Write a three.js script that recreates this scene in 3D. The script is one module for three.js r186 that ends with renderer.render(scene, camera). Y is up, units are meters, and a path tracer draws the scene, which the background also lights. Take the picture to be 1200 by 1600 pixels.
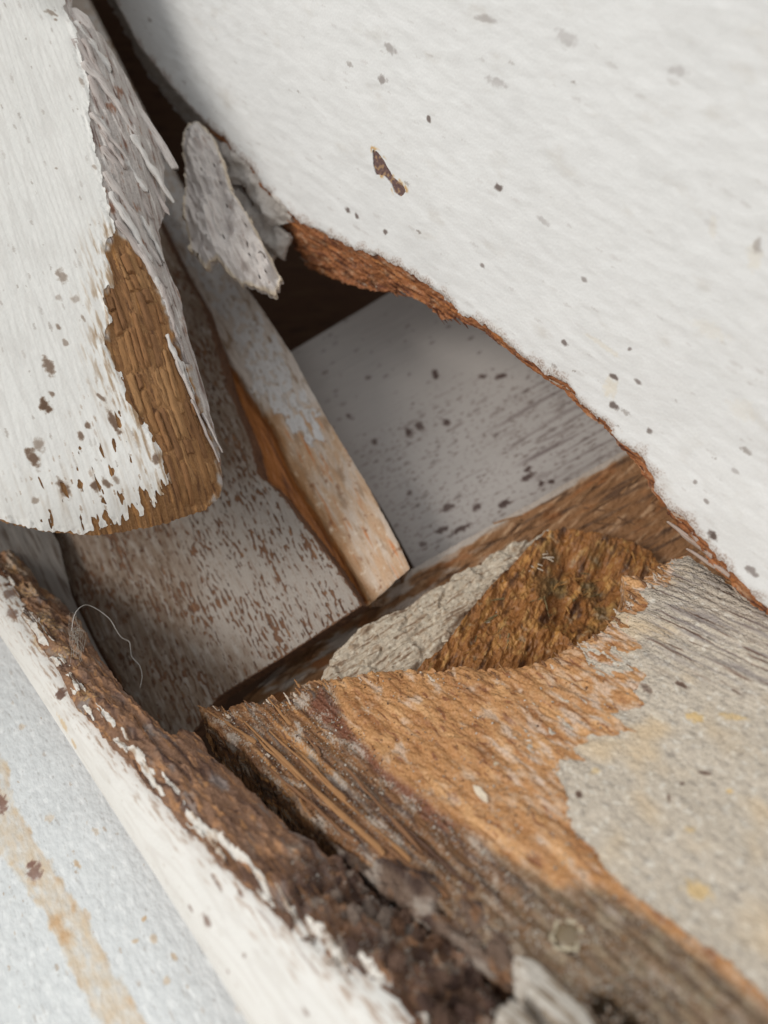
import * as THREE from 'three';
import { mergeGeometries } from 'three/addons/utils/BufferGeometryUtils.js';

// ---------- camera, sky, sun, exposure ----------
const scene = new THREE.Scene();
const camera = new THREE.PerspectiveCamera(67.3, 0.75, 0.02, 400);
camera.position.set(0, 1.25, 0);
camera.rotation.order = 'YXZ';
camera.rotation.set(-0.62, 0, -0.3);
camera.focus = 0.272;
camera.userData.fStop = 5.2;
camera.updateMatrixWorld(true);

const skyW = 128, skyH = 64, skyData = new Float32Array(skyW * skyH * 4);
for (let y = 0; y < skyH; y++) for (let x = 0; x < skyW; x++) {
  const el = ((y + 0.5) / skyH - 0.5) * Math.PI, s = Math.max(0, Math.sin(el));
  const v = 0.5 + 0.34 * s, i = (y * skyW + x) * 4;
  skyData[i] = v * 0.97; skyData[i + 1] = v * 1.0; skyData[i + 2] = v * 1.03; skyData[i + 3] = 1;
}
const sky = new THREE.DataTexture(skyData, skyW, skyH, THREE.RGBAFormat, THREE.FloatType);
sky.mapping = THREE.EquirectangularReflectionMapping; sky.magFilter = THREE.LinearFilter; sky.needsUpdate = true;
scene.background = sky; scene.environment = sky;

const sun = new THREE.DirectionalLight(0xfffaf3, 1.5);
const sunDir = new THREE.Vector3(-0.74, 0.14, 0.66).normalize().transformDirection(camera.matrixWorld);
sun.position.copy(camera.position).addScaledVector(sunDir, 5);
sun.target.position.copy(camera.position); scene.add(sun, sun.target);
sun.castShadow = true; sun.shadow.radius = 40; sun.shadow.mapSize.set(2048, 2048);
Object.assign(sun.shadow.camera, { left: -0.8, right: 0.8, top: 0.8, bottom: -0.8, near: 1, far: 9 });

const renderer = new THREE.WebGLRenderer({ antialias: true });
renderer.setSize(768, 1024);
renderer.toneMapping = THREE.LinearToneMapping;
renderer.toneMappingExposure = 1.05;
renderer.shadowMap.enabled = true;

// ---------- random numbers and noise ----------
let seedState = 12345;
const rnd = () => { seedState = (seedState * 1664525 + 1013904223) >>> 0; return seedState / 4294967296; };
const rr = (a, b) => a + (b - a) * rnd();
const PERM = new Uint8Array(512), GX = new Float64Array(256), GY = new Float64Array(256);
{ const p = [...Array(256).keys()];
  for (let i = 255; i > 0; i--) { const j = Math.floor(rnd() * (i + 1)); [p[i], p[j]] = [p[j], p[i]]; }
  for (let i = 0; i < 512; i++) PERM[i] = p[i & 255];
  for (let i = 0; i < 256; i++) { const t = rnd() * Math.PI * 2; GX[i] = Math.cos(t); GY[i] = Math.sin(t); } }
function n2(x, y) {
  const xf = Math.floor(x), yf = Math.floor(y), u = x - xf, v = y - yf, X = xf & 255, Y = yf & 255;
  const A = PERM[X] + Y, B = PERM[X + 1] + Y;
  const a = PERM[A & 511], b = PERM[B & 511], c = PERM[(A + 1) & 511], d = PERM[(B + 1) & 511];
  const su = u * u * u * (u * (u * 6 - 15) + 10), sv = v * v * v * (v * (v * 6 - 15) + 10);
  const n0 = GX[a] * u + GY[a] * v, n1 = GX[b] * (u - 1) + GY[b] * v, n3 = GX[c] * u + GY[c] * (v - 1), n4 = GX[d] * (u - 1) + GY[d] * (v - 1);
  const p = n0 + su * (n1 - n0), q = n3 + su * (n4 - n3);
  return (p + sv * (q - p)) * 1.5;
}
function fbm(x, y, o = 4) { let s = 0, w = 0.5; for (let i = 0; i < o; i++) { s += w * n2(x, y); x = x * 2.03 + 17.3; y = y * 2.03 - 9.1; w *= 0.5; } return s; }
const ridge = (x, y, o = 3) => { let s = 0, w = 0.5; for (let i = 0; i < o; i++) { s += w * (1 - Math.abs(n2(x, y)) * 2); x = x * 2.1 + 5.7; y = y * 2.1 + 3.3; w *= 0.5; } return s; };
const hash = (i, j, k) => { let h = (i * 374761393 + j * 668265263 + k * 2147483647) | 0; h = Math.imul(h ^ (h >>> 13), 1274126177); h ^= h >>> 16; return (h >>> 0) / 4294967296; };
const clamp = (x, a = 0, b = 1) => (x < a ? a : x > b ? b : x);
const sm = (e0, e1, x) => { const t = clamp((x - e0) / (e1 - e0)); return t * t * (3 - 2 * t); };
// elongated spots scattered in cells of L by W: 0 outside, 1 inside
function speck(s, t, L, W, p, seed) {
  const x = s / L, y = t / W, xi = Math.floor(x), yi = Math.floor(y); let m = 0;
  for (let i = xi - 1; i <= xi + 1; i++) for (let j = yi - 1; j <= yi + 1; j++) {
    if (hash(i, j, seed) > p) continue;
    const cx = i + 0.2 + 0.6 * hash(i, j, seed + 1), cy = j + 0.2 + 0.6 * hash(i, j, seed + 2), r = 0.14 + 0.3 * hash(i, j, seed + 3) ** 2;
    const d = Math.hypot(x - cx, y - cy) + 0.16 * n2(s * 1.3 + seed, t * 1.3) + 0.09 * n2(s * 3.1, t * 3.1 + seed);
    if (d < r) m = Math.max(m, sm(r, r * 0.45, d) * (0.3 + 0.7 * hash(i, j, seed + 4)));
  }
  return m;
}

// ---------- placing: a point of the picture on a plane of the place; frames measure millimetres in that plane ----------
const FPX = 800 / Math.tan(THREE.MathUtils.degToRad(67.3 / 2));
const camPoint = (px, py, d) => new THREE.Vector3((px - 600) / FPX * d, (800 - py) / FPX * d, -d);
const at = (px, py, d) => camPoint(px, py, d).applyMatrix4(camera.matrixWorld);
function frame(p, q, r, g0, g1) {            // three points [px, py, depth] of the plane; g0 to g1: which way the grain runs
  const P = at(...p), Q = at(...q), R = at(...r);
  const N = Q.clone().sub(P).cross(R.clone().sub(P)).normalize();
  if (N.dot(camera.position.clone().sub(P)) < 0) N.negate();
  const O = P, hit = (px, py) => { const dir = at(px, py, 1).sub(camera.position); return camera.position.clone().addScaledVector(dir, O.clone().sub(camera.position).dot(N) / dir.dot(N)); };
  const A = hit(...g1).sub(hit(...g0)).normalize(), B = N.clone().cross(A);
  const F = { O, N, A, B, hit };
  F.ab = (px, py) => { const v = hit(px, py).sub(O); return [v.dot(A) * 1000, v.dot(B) * 1000]; };
  F.poly = (l) => l.map(([x, y]) => F.ab(x, y));
  F.at = (a, b, h = 0) => new THREE.Vector3().copy(O).addScaledVector(A, a / 1000).addScaledVector(B, b / 1000).addScaledVector(N, h / 1000);
  F.raise = (h) => { const G = { ...F, O: F.at(0, 0, h) }; G.at = (a, b, k = 0) => F.at(a, b, h + k); return G; };
  return F;
}
function sdf(poly) {                          // millimetres to the outline, positive inside
  const n = poly.length, X = poly.map((p) => p[0]), Y = poly.map((p) => p[1]);
  return (x, y) => {
    let d = 1e18, inside = false;
    for (let i = 0, j = n - 1; i < n; j = i++) {
      const ex = X[j] - X[i], ey = Y[j] - Y[i], wx = x - X[i], wy = y - Y[i];
      const t = clamp((wx * ex + wy * ey) / (ex * ex + ey * ey)), bx = wx - ex * t, by = wy - ey * t;
      const q = bx * bx + by * by; if (q < d) d = q;
      if ((Y[i] > y) !== (Y[j] > y) && x < X[i] + (y - Y[i]) / ey * ex) inside = !inside;
    }
    return inside ? Math.sqrt(d) : -Math.sqrt(d);
  };
}
function bounds(F, outline) {                 // fine extent (what the frame sees) and full extent
  let c = outline;
  for (const [k, lim, sg] of [[0, -60, 1], [0, 1260, -1], [1, -60, 1], [1, 1660, -1]]) {
    const o = [], inside = (p) => (p[k] - lim) * sg >= 0;
    c.forEach((p, i) => { const q = c[(i + 1) % c.length]; if (inside(p)) o.push(p); if (inside(p) !== inside(q)) { const t = (lim - p[k]) / (q[k] - p[k]); o.push([p[0] + (q[0] - p[0]) * t, p[1] + (q[1] - p[1]) * t]); } });
    c = o;
  }
  const inn = F.poly(c), all = F.poly(outline);
  const r = (l, k) => [Math.min(...l.map((p) => p[k])), Math.max(...l.map((p) => p[k]))];
  return { a: r(inn, 0), b: r(inn, 1), A: r(all, 0), B: r(all, 1) };
}
function gridLines([lo, hi], [LO, HI], step) {
  const l = []; lo -= 3; hi += 3; LO -= 4; HI += 4;
  for (let x = lo; x <= hi; x += step) l.push(x);
  let s = step, x = lo; while (x > LO) { s = Math.min(s * 1.35, 12); x -= s; l.unshift(x); }
  s = step; x = l[l.length - 1]; while (x < HI) { s = Math.min(s * 1.35, 12); x += s; l.push(x); }
  return l;
}
// a sheet with real relief: everything where field > 0, h millimetres above the plane, sides going down by thick
function slab(F, { box, step, field, h = () => 0, thick = 1, rows = 2, rag = 0, lean = 0 }) {
  const GA = gridLines(box.a, box.A, step), GB = gridLines(box.b, box.B, step), na = GA.length, nb = GB.length;
  const val = new Float32Array(na * nb);
  for (let j = 0; j < nb; j++) for (let i = 0; i < na; i++) val[j * na + i] = field(GA[i], GB[j]);
  const pos = [], uv = [], idx = [], key = new Map(), abh = [];
  const tb = box.tex ?? box, sa = tb.a[1] - tb.a[0], sb = tb.b[1] - tb.b[0];
  const put = (a, b, hh, ua = a, ub = b) => { const p = F.at(a, b, hh); pos.push(p.x, p.y, p.z); uv.push((ua - tb.a[0]) / sa, (ub - tb.b[0]) / sb); abh.push([a, b, hh]); return abh.length - 1; };
  const corner = (i, j) => { const k = j * na + i; let v = key.get(k); if (v === undefined) { v = put(GA[i], GB[j], h(GA[i], GB[j])); key.set(k, v); } return v; };
  const cross = (i, j, k, l) => {
    const m = j * na + i, n = l * na + k, kk = na * nb * 2 + Math.min(m, n) * 2 + (j === l ? 0 : 1); let v = key.get(kk);
    if (v === undefined) { const t = clamp(val[m] / (val[m] - val[n]), 0.02, 0.98), a = GA[i] + (GA[k] - GA[i]) * t, b = GB[j] + (GB[l] - GB[j]) * t; v = put(a, b, h(a, b)); key.set(kk, v); }
    return v;
  };
  const rim = [];
  for (let j = 0; j < nb - 1; j++) for (let i = 0; i < na - 1; i++) {
    const c = [[i, j], [i + 1, j], [i + 1, j + 1], [i, j + 1]], f = c.map(([x, y]) => val[y * na + x] > 0);
    if (!f[0] && !f[1] && !f[2] && !f[3]) continue;
    if (f[0] && f[1] && f[2] && f[3]) { const q = c.map(([x, y]) => corner(x, y)); idx.push(q[0], q[1], q[2], q[0], q[2], q[3]); continue; }
    const P = [], out = [];
    for (let k = 0; k < 4; k++) {
      const m = c[k], n = c[(k + 1) & 3];
      if (f[k]) P.push(corner(...m));
      if (f[k] !== f[(k + 1) & 3]) { const v = cross(...m, ...n); out.push([P.length, f[k]]); P.push(v); }
    }
    for (let k = 2; k < P.length; k++) idx.push(P[0], P[k - 1], P[k]);
    out.forEach(([at0, leaving], k) => { if (leaving) rim.push([P[at0], P[out[(k + 1) % out.length][0]]]); });
  }
  const topCount = abh.length, down = new Map(), side = (v) => {
    let d = down.get(v); if (d) return d;
    const [a, b, hh] = abh[v], e = 0.15, gx = field(a + e, b) - field(a - e, b), gy = field(a, b + e) - field(a, b - e), gl = Math.hypot(gx, gy) || 1;
    d = [];
    for (let r = 0; r <= rows; r++) { const t = r / rows * thick, o = r ? rag * n2(a * 0.7 + r * 7.7, b * 0.7) - lean * t : 0; d.push(put(a - gx / gl * o, b - gy / gl * o, hh - t, a + gx / gl * t, b + gy / gl * t)); }
    down.set(v, d); return d;
  };
  for (const [p, q] of rim) { const P = side(p), Q = side(q); for (let r = 0; r < rows; r++) idx.push(P[r], P[r + 1], Q[r + 1], P[r], Q[r + 1], Q[r]); }
  const g = new THREE.BufferGeometry();
  g.setAttribute('position', new THREE.Float32BufferAttribute(pos, 3)); g.setAttribute('uv', new THREE.Float32BufferAttribute(uv, 2)); g.setIndex(idx); g.computeVertexNormals();
  return g;
}
// ---------- materials: colour, relief and gloss worked out in millimetres of the surface ----------
const O = [0, 0, 0, 0.5, 0.8];
const set = (c) => { O[0] = c[0]; O[1] = c[1]; O[2] = c[2]; };
const over = (c, t) => { if (t <= 0) return; if (t > 1) t = 1; O[0] += (c[0] - O[0]) * t; O[1] += (c[1] - O[1]) * t; O[2] += (c[2] - O[2]) * t; };
const add = (v) => { O[0] += v; O[1] += v; O[2] += v; };
function surface(box, texel, fn, { bump = 0.0003, physical } = {}) {
  const b = box.tex ?? box, W = Math.min(1800, Math.ceil((b.a[1] - b.a[0]) / texel)), H = Math.min(1800, Math.ceil((b.b[1] - b.b[0]) / texel));
  const col = new Uint8Array(W * H * 4), bm = new Uint8Array(W * H * 4);
  for (let y = 0; y < H; y++) for (let x = 0; x < W; x++) {
    O[3] = 0.5; O[4] = 0.8;
    fn(b.a[0] + (x + 0.5) / W * (b.a[1] - b.a[0]), b.b[0] + (y + 0.5) / H * (b.b[1] - b.b[0]));
    const i = (y * W + x) * 4;
    col[i] = clamp(O[0], 0, 255); col[i + 1] = clamp(O[1], 0, 255); col[i + 2] = clamp(O[2], 0, 255); col[i + 3] = 255;
    bm[i] = clamp(O[3]) * 255; bm[i + 1] = clamp(O[4]) * 255; bm[i + 2] = 0; bm[i + 3] = 255;
  }
  const mk = (d, srgb) => { const t = new THREE.DataTexture(d, W, H); t.magFilter = THREE.LinearFilter; t.minFilter = THREE.LinearMipmapLinearFilter; t.generateMipmaps = true; t.wrapS = t.wrapT = THREE.MirroredRepeatWrapping; if (srgb) t.colorSpace = THREE.SRGBColorSpace; t.needsUpdate = true; return t; };
  const B = mk(bm, false);
  return new THREE.MeshStandardMaterial({ map: mk(col, true), bumpMap: B, bumpScale: bump, roughnessMap: B, roughness: 1, side: THREE.DoubleSide });
}
function plain(r, g, b, roughness = 0.85) { return new THREE.MeshStandardMaterial({ color: new THREE.Color().setRGB(r / 255, g / 255, b / 255, THREE.SRGBColorSpace), roughness, side: THREE.DoubleSide }); }
// ---------- things ----------
const names = new Map();
function numbered(n) { const k = names.get(n) ?? 0; names.set(n, k + 1); return k ? `${n}_${String(k).padStart(3, '0')}` : n; }
function thing(name, label, category, base, extra = {}) {
  const g = new THREE.Group(); g.name = numbered(name); g.position.copy(base); g.userData = { label, category, ...extra }; scene.add(g); return g;
}
function part(parent, name, geometry, material, extra) {
  geometry.translate(-parent.position.x, -parent.position.y, -parent.position.z);
  const m = new THREE.Mesh(geometry, material); m.name = name; m.castShadow = m.receiveShadow = true; if (extra) m.userData = extra; parent.add(m); return m;
}
function spotsOf(F, list) {                   // [px, py, rx, ry, tilt, strength] marks seen on the surface
  return list.map(([px, py, rx, ry, tilt = 60, k = 1]) => { const c = F.ab(px, py), e = F.ab(px + Math.cos(tilt * Math.PI / 180), py + Math.sin(tilt * Math.PI / 180)); const L = Math.hypot(e[0] - c[0], e[1] - c[1]); return { a: c[0], b: c[1], dx: (e[0] - c[0]) / L, dy: (e[1] - c[1]) / L, rx: rx * L, ry: ry * L, k }; });
}
function spotAt(spots, a, b) {
  let m = 0;
  for (const s of spots) { const x = a - s.a, y = b - s.b; if (Math.abs(x) > s.rx * 2 || Math.abs(y) > s.rx * 2) continue;
    const d = Math.hypot((x * s.dx + y * s.dy) / s.rx, (y * s.dx - x * s.dy) / s.ry) + 0.38 * n2(a * 0.6, b * 0.6) + 0.14 * n2(a * 2.2, b * 2.2); if (d < 1) m = Math.max(m, s.k * sm(1, 0.45, d)); }
  return m;
}
// one long splinter: a tapered, slightly bent bar of uneven section between two points
function splinter(p, q, N, w, t, { taper = 0.35, bend = 0, rag = 0.3, seg = 9 } = {}) {
  const ax = q.clone().sub(p), L = ax.length(); ax.normalize(); const sd = N.clone().cross(ax).normalize(), up = ax.clone().cross(sd);
  const pos = [], uv = [], idx = [], M = 6, ph = rnd() * 100;
  for (let i = 0; i <= seg; i++) {
    const u = i / seg, k = (1 - (1 - taper) * u ** 1.5) * (u === 0 ? 0.8 : 1), c = p.clone().addScaledVector(ax, u * L).addScaledVector(up, bend * Math.sin(u * Math.PI) + 0).addScaledVector(sd, n2(ph, u * 3) * w * 0.25);
    for (let m = 0; m < M; m++) { const th = m / M * Math.PI * 2 + 0.4, r = 1 + rag * n2(ph + m * 3.1, u * 6); const v = c.clone().addScaledVector(sd, Math.cos(th) * w * 0.5 * k * r).addScaledVector(up, Math.sin(th) * t * 0.5 * k * r); if (i === seg) v.addScaledVector(ax, n2(ph, m * 1.7) * w * 0.8); pos.push(v.x, v.y, v.z); uv.push(u * L * 20, m / M * 0.4 + ph); }
  }
  for (let i = 0; i < seg; i++) for (let m = 0; m < M; m++) { const a = i * M + m, b = i * M + (m + 1) % M; idx.push(a, b, b + M, a, b + M, a + M); }
  for (const e of [0, seg]) for (let m = 1; m < M - 1; m++) { const o = e * M; e ? idx.push(o, o + m, o + m + 1) : idx.push(o, o + m + 1, o + m); }
  const g = new THREE.BufferGeometry(); g.setAttribute('position', new THREE.Float32BufferAttribute(pos, 3)); g.setAttribute('uv', new THREE.Float32BufferAttribute(uv, 2)); g.setIndex(idx);
  const f = g.toNonIndexed(); f.computeVertexNormals(); const s = g; s.computeVertexNormals(); return s;
}
function fibreMaterial(base, dark, light, roughness = 0.9) {   // wood fibres: streaks along u
  const W = 256, H = 256, d = new Uint8Array(W * H * 4);
  for (let y = 0; y < H; y++) for (let x = 0; x < W; x++) {
    set(base); const s = x / 8, t = y / 3; over(dark, sm(0.1, 0.6, fbm(s * 0.25, t * 1.1, 4))); over(light, sm(0.12, 0.5, fbm(s * 0.2 + 40, t * 0.9, 3)) * 0.7); add(14 * n2(x * 0.7, y * 0.7));
    const i = (y * W + x) * 4; d[i] = clamp(O[0], 0, 255); d[i + 1] = clamp(O[1], 0, 255); d[i + 2] = clamp(O[2], 0, 255); d[i + 3] = 255;
  }
  const t = new THREE.DataTexture(d, W, H); t.magFilter = THREE.LinearFilter; t.wrapS = t.wrapT = THREE.RepeatWrapping; t.colorSpace = THREE.SRGBColorSpace; t.needsUpdate = true;
  return new THREE.MeshStandardMaterial({ map: t, roughness, side: THREE.DoubleSide });
}

// ================= the setting: ground and the framing added behind the hole to keep light out =================
{ const g = new THREE.Mesh(new THREE.PlaneGeometry(300, 300).rotateX(-Math.PI / 2), plain(96, 90, 78, 0.95)); g.name = 'ground'; g.userData = { kind: 'structure', label: 'dull brown earth ground below the wall', category: 'ground' }; g.receiveShadow = true; scene.add(g); }
{ // back board and unseen timbers added to stop light leaks, open towards boards
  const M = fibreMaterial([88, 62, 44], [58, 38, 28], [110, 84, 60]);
  const base = camPoint(600, 800, 0.52).applyMatrix4(camera.matrixWorld);
  const t = thing('added_framing', 'dark brown back board and unseen timbers added behind the hole to block light', 'framing', base, { kind: 'structure' });
  const box = (w, h, d, x, y, z) => { const g = new THREE.BoxGeometry(w, h, d); const u = g.attributes.uv; for (let i = 0; i < u.count; i++) u.setXY(i, u.getX(i) * 6, u.getY(i) * 6); g.translate(x, y, z); g.applyMatrix4(camera.matrixWorld); return g; };
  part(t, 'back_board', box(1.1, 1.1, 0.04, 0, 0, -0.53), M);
  part(t, 'added_side_timber', box(0.04, 1.1, 0.36, -0.50, 0, -0.33), M); part(t, 'added_side_timber', box(0.04, 1.1, 0.30, 0.50, 0, -0.36), M);
  part(t, 'added_top_timber', box(0.96, 0.04, 0.3, 0, 0.48, -0.36), M); part(t, 'added_bottom_timber', box(0.96, 0.04, 0.3, 0, -0.48, -0.36), M);
}

const WHITE = [228, 228, 226], RAW = [144, 105, 66], DARKWOOD = [84, 54, 36], GREYWOOD = [172, 164, 158];

// ================= large white board, upper right =================
{
  const F = frame([300, 100, 0.34], [1200, 0, 0.19], [1150, 900, 0.2457], [250, 90], [900, 520]);
  const edge = [[150, -60], [180, 0], [215, 70], [262, 130], [300, 172], [335, 205], [352, 215], [366, 240], [392, 262], [410, 290], [445, 325], [470, 350], [500, 362], [530, 378], [560, 392], [590, 400], [625, 420], [660, 440], [690, 462], [720, 490], [755, 508], [790, 535], [820, 560], [850, 582], [885, 600], [910, 635], [945, 660], [965, 690], [1000, 712], [1020, 745], [1025, 770], [1045, 795], [1070, 808], [1095, 840], [1130, 880], [1165, 920], [1200, 950], [1290, 1040]];
  const low = [[112, -60], [138, 0], [178, 75], [224, 142], [262, 188], [315, 226], [345, 252], [372, 300], [405, 352], [428, 398], [440, 425], [480, 442], [530, 455], [565, 463], [600, 458], [640, 478], [670, 505], [705, 500], [740, 515], [780, 545], [815, 575], [850, 597], [885, 625], [910, 650], [945, 672], [965, 705], [992, 735], [1010, 762], [1040, 800], [1050, 825], [1080, 862], [1120, 905], [1160, 945], [1200, 975], [1290, 1060]];
  const far = [[2300, 1500], [2500, -900], [500, -1300], [-150, -700]];
  const core = [...low, ...far], paint = [...edge, ...far];
  const cp = F.poly(core), pp = F.poly(paint), sc = sdf(cp), sp = sdf(pp), box = bounds(F, core);
  const chip = sdf(F.poly([[583, 232], [592, 238], [602, 252], [608, 264], [614, 276], [630, 288], [635, 298], [628, 308], [617, 301], [611, 286], [600, 274], [588, 273], [584, 258]]));
  const small = spotsOf(F, [[672, 186, 8, 4, 60], [672, 184, 6, 3, 60], [781, 293, 9, 6, 30], [545, 328, 6, 4, 40], [559, 338, 6, 4, 50], [603, 362, 4, 4, 0], [612, 76, 15, 6, 30, 0.45], [600, 124, 10, 6, 30, 0.6], [755, 415, 7, 4, 50, 0.7], [885, 60, 25, 10, 30, 0.25], [885, 536, 9, 5, 40, 0.9], [915, 437, 8, 4, 40, 0.6], [960, 588, 9, 5, 35], [961, 634, 9, 8, 40, 1], [998, 596, 8, 4, 30, 0.8], [1016, 673, 7, 5, 60, 0.8], [1115, 836, 11, 9, 60, 1.2], [1105, 782, 7, 4, 40, 0.6], [1150, 735, 8, 5, 30, 0.35], [1175, 890, 16, 9, 50, 0.7], [1185, 385, 14, 10, 90, 0.4], [985, 545, 4, 3, 0, 0.8], [850, 345, 16, 5, 30, 0.3], [776, 128, 22, 6, 20, 0.3], [1060, 110, 20, 8, 20, 0.25], [760, 30, 18, 6, 15, 0.35], [1088, 752, 4, 4, 0, .6]]);
  const tan = spotsOf(F, [[955, 605, 22, 14, 90, 0.35], [1180, 400, 30, 14, 90, 0.22], [1115, 355, 22, 8, 90, 0.16], [1110, 515, 40, 14, 30, 0.14], [945, 540, 40, 5, 35, 0.25], [1160, 640, 30, 20, 30, 0.12]]);
  const relief = (a, b) => 1.0 * fbm(a * 0.02, b * 0.02, 3) + 0.25 * fbm(a * 0.09, b * 0.25, 3);
  const h = (a, b) => { const d = sp(a, b), past = Math.max(0, -d + 1.2); return relief(a, b) - past * 0.62 - (past > 0 ? (1.5 + past * 0.14) * (fbm(a * 0.1, b * 0.55, 4) + 0.3 * n2(a * 1.1, b * 1.3)) * clamp(past / 2) : 0); };
  const field = (a, b) => sc(a, b) + 1.1 * fbm(a * 0.35, b * 0.35, 3);
  const pfield = (a, b) => { const e = sp(a, b); let f = e + 2.2 * fbm(a * 0.28, b * 0.28, 3); if (e < 12) f -= 1.1 * sm(4, 0, e) * Math.max(0, n2(a * 0.8, b * 0.8)); return Math.min(f, -chip(a, b) - 0.25 * n2(a, b)); };
  const wood = surface({ ...box }, 0.3, (a, b) => {
    set([164, 106, 66]); const f = fbm(a * 0.09, b * 0.7, 4); over([84, 44, 28], sm(0, 0.5, f)); over([186, 120, 66], sm(0.05, 0.5, fbm(a * 0.07 + 30, b * 0.6, 4))); over([196, 150, 96], sm(.3, .6, fbm(a * .5, b * .5 + 9, 3)) * .5);
    over([70, 42, 30], sm(0.2, 0.45, fbm(a * 0.2 + 7, b * 0.2, 4)) * 0.6); over([196, 168, 142], sm(0.1, 0.45, fbm(a * 0.14 + 70, b * 0.4, 4)) * 0.55); over([150, 144, 138], sm(22, 4, a)); over([190, 176, 166], speck(a, b, 4, 1.6, 0.25, 11) * 0.6); add(22 * n2(a * 1.6, b * 1.6));
    if (-chip(a, b) < 1) set([104, 80, 76]), add(18 * n2(a * 1.2, b * 1.2)), over([196, 160, 110], sm(.1, .3, n2(a * .7, b * .7 + 4)) * .6);
    O[3] = 0.5 + 0.5 * fbm(a * 0.5, b * 2, 3); O[4] = 0.75;
  }, { bump: 0.0006 });
  const white = surface(box, 0.28, (a, b) => {
    set(WHITE); add(6 * fbm(a * 0.02, b * 0.03, 4)); add(4 * fbm(a * 0.2, b * 0.4, 4)); add(4 * n2(a * 1.3, b * 1.6)); over([186, 178, 166], sm(0.2, 0.7, fbm(a * 0.05 + 50, b * 0.1, 4)) * 0.35);
    over([150, 140, 132], speck(a, b, 7, 2, 0.1, 21) * 0.22); over([120, 108, 100], speck(a, b, 6, 2.6, 0.012, 25) * 0.6);
    over([170, 168, 164], sm(0.42, 0.55, ridge(a * 0.035, b * 0.16, 2)) * 0.06);
    over([214, 186, 136], spotAt(tan, a, b) * 0.6); over([92, 78, 72], spotAt(small, a, b) * 0.8);
    const e = sp(a, b); if (e < 9) { const w = sm(4, 0, e + 5 * fbm(a * .16, b * .16, 3)); over([132, 106, 92], w * sm(-0.05, 0.4, n2(a * 1.5, b * 1.5) + fbm(a * .4, b * .4, 2) * .7) * 0.75); over([178, 164, 154], w * .35); }
    const c = -chip(a, b); if (c < 2.2 && c > 0) over([200, 158, 100], sm(0.1, .5, fbm(a * .3, b * .3, 2) * 1.6) * sm(1.6, .2, c));
    O[3] = 0.5 + 0.4 * fbm(a * 0.12, b * 0.3, 5) + 0.12 * n2(a * 1.1, b * 1.4); O[4] = 0.6 + 0.15 * fbm(a * 0.3, b * 0.3, 2);
  }, { bump: 0.00022 });
  const t = thing('painted_board', 'large white painted board whose rotted brown lower edge hangs over the hole', 'board', F.hit(1150, 900));
  part(t, 'rotten_wood', slab(F, { box, step: 0.75, field, h, thick: 17, rows: 6, rag: 1.6, lean: 0.1 }), wood);
  part(t, 'paint_layer', slab(F, { box, step: 0.75, field: pfield, h: (a, b) => h(a, b) + 0.55 + 0.25 * sm(3, 0, sp(a, b)) * Math.max(0, n2(a * 0.5, b * 0.5)), thick: 0.5, rows: 1 }), white);
  // crumbled paint flakes still clinging to the broken edge near the gap
  const fm = fibreMaterial([202, 195, 187], [140, 128, 120], [222, 216, 208]);
  const flakes = [[[340, 214], [372, 236], [396, 262], [386, 292], [356, 286], [338, 252]], [[388, 270], [420, 284], [452, 318], [450, 348], [420, 354], [396, 322], [376, 300]], [[340, 286], [364, 292], [390, 334], [386, 352], [366, 346], [348, 312]], [[386, 318], [408, 332], [440, 372], [432, 408], [402, 384], [382, 344]], [[318, 196], [344, 214], [352, 246], [334, 250], [316, 222]], [[372, 340], [394, 352], [418, 400], [408, 414], [384, 386]]];
  flakes.forEach((pl, k) => {
    const G = F.raise(-1.5 - k * 0.7), s = sdf(F.poly(pl)), bx = bounds(F, pl);
    part(t, 'paint_flake', slab(G, { box: bx, step: 0.5, field: (a, b) => s(a, b) + 0.5 * n2(a * 0.8, b * 0.8), h: (a, b) => 2.4 * n2(a * 0.12 + k * 9, b * 0.12) + 1.2 * fbm(a * .3, b * .3 + k, 3) + Math.min(1.6, s(a, b) * .5), thick: 1.8, rag: 0.4 }), fm);
  });
  // torn fibres all along the broken edge
  const em = [fibreMaterial([150, 98, 62], [92, 54, 36], [186, 132, 88]), fibreMaterial([110, 68, 46], [70, 42, 32], [146, 98, 66]), fibreMaterial([186, 166, 148], [124, 96, 78], [212, 200, 188])];
  for (let i = 0; i < 95; i++) {
    const u = 10 + rnd() * (low.length - 12), k = Math.floor(u), f = u - k, x = low[k][0] + (low[k + 1][0] - low[k][0]) * f + rr(-4, 10), y = low[k][1] + (low[k + 1][1] - low[k][1]) * f - rr(2, 14), L = rr(8, 30), q = rr(0.35, 1.25) + (rnd() < 0.25 ? Math.PI : 0), [a, b] = F.ab(x, y), [c, d] = F.ab(x + L * Math.cos(q), y + L * Math.sin(q));
    part(t, 'splinter', splinter(F.at(a, b, h(a, b) - 0.3), F.at(c, d, Math.min(h(c, d), h(a, b)) - rr(-0.4, 1.5)), F.N, rr(0.5, 1.6) / 1000, rr(0.4, 1) / 1000, { taper: 0.3, rag: 0.9, seg: 9 }), em[Math.floor(rnd() * 2.5)]);
  }
  // torn splinters at the right end of the broken edge
  const sw = fibreMaterial([178, 160, 148], [104, 74, 56], [210, 200, 192]);
  for (const [x0, y0, x1, y1, w] of [[1110, 872, 1036, 827, 3.2], [1085, 850, 1050, 800, 2.6], [1135, 905, 1062, 868, 2.2], [1030, 752, 985, 722, 2.6], [1090, 845, 1045, 815, 1.8]]) part(t, 'splinter', splinter(F.hit(x0, y0).addScaledVector(F.N, -0.003), F.hit(x1, y1).addScaledVector(F.N, -0.006), F.N, w / 1000, 0.0016, { taper: 0.4 }), sw);
}

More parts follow.
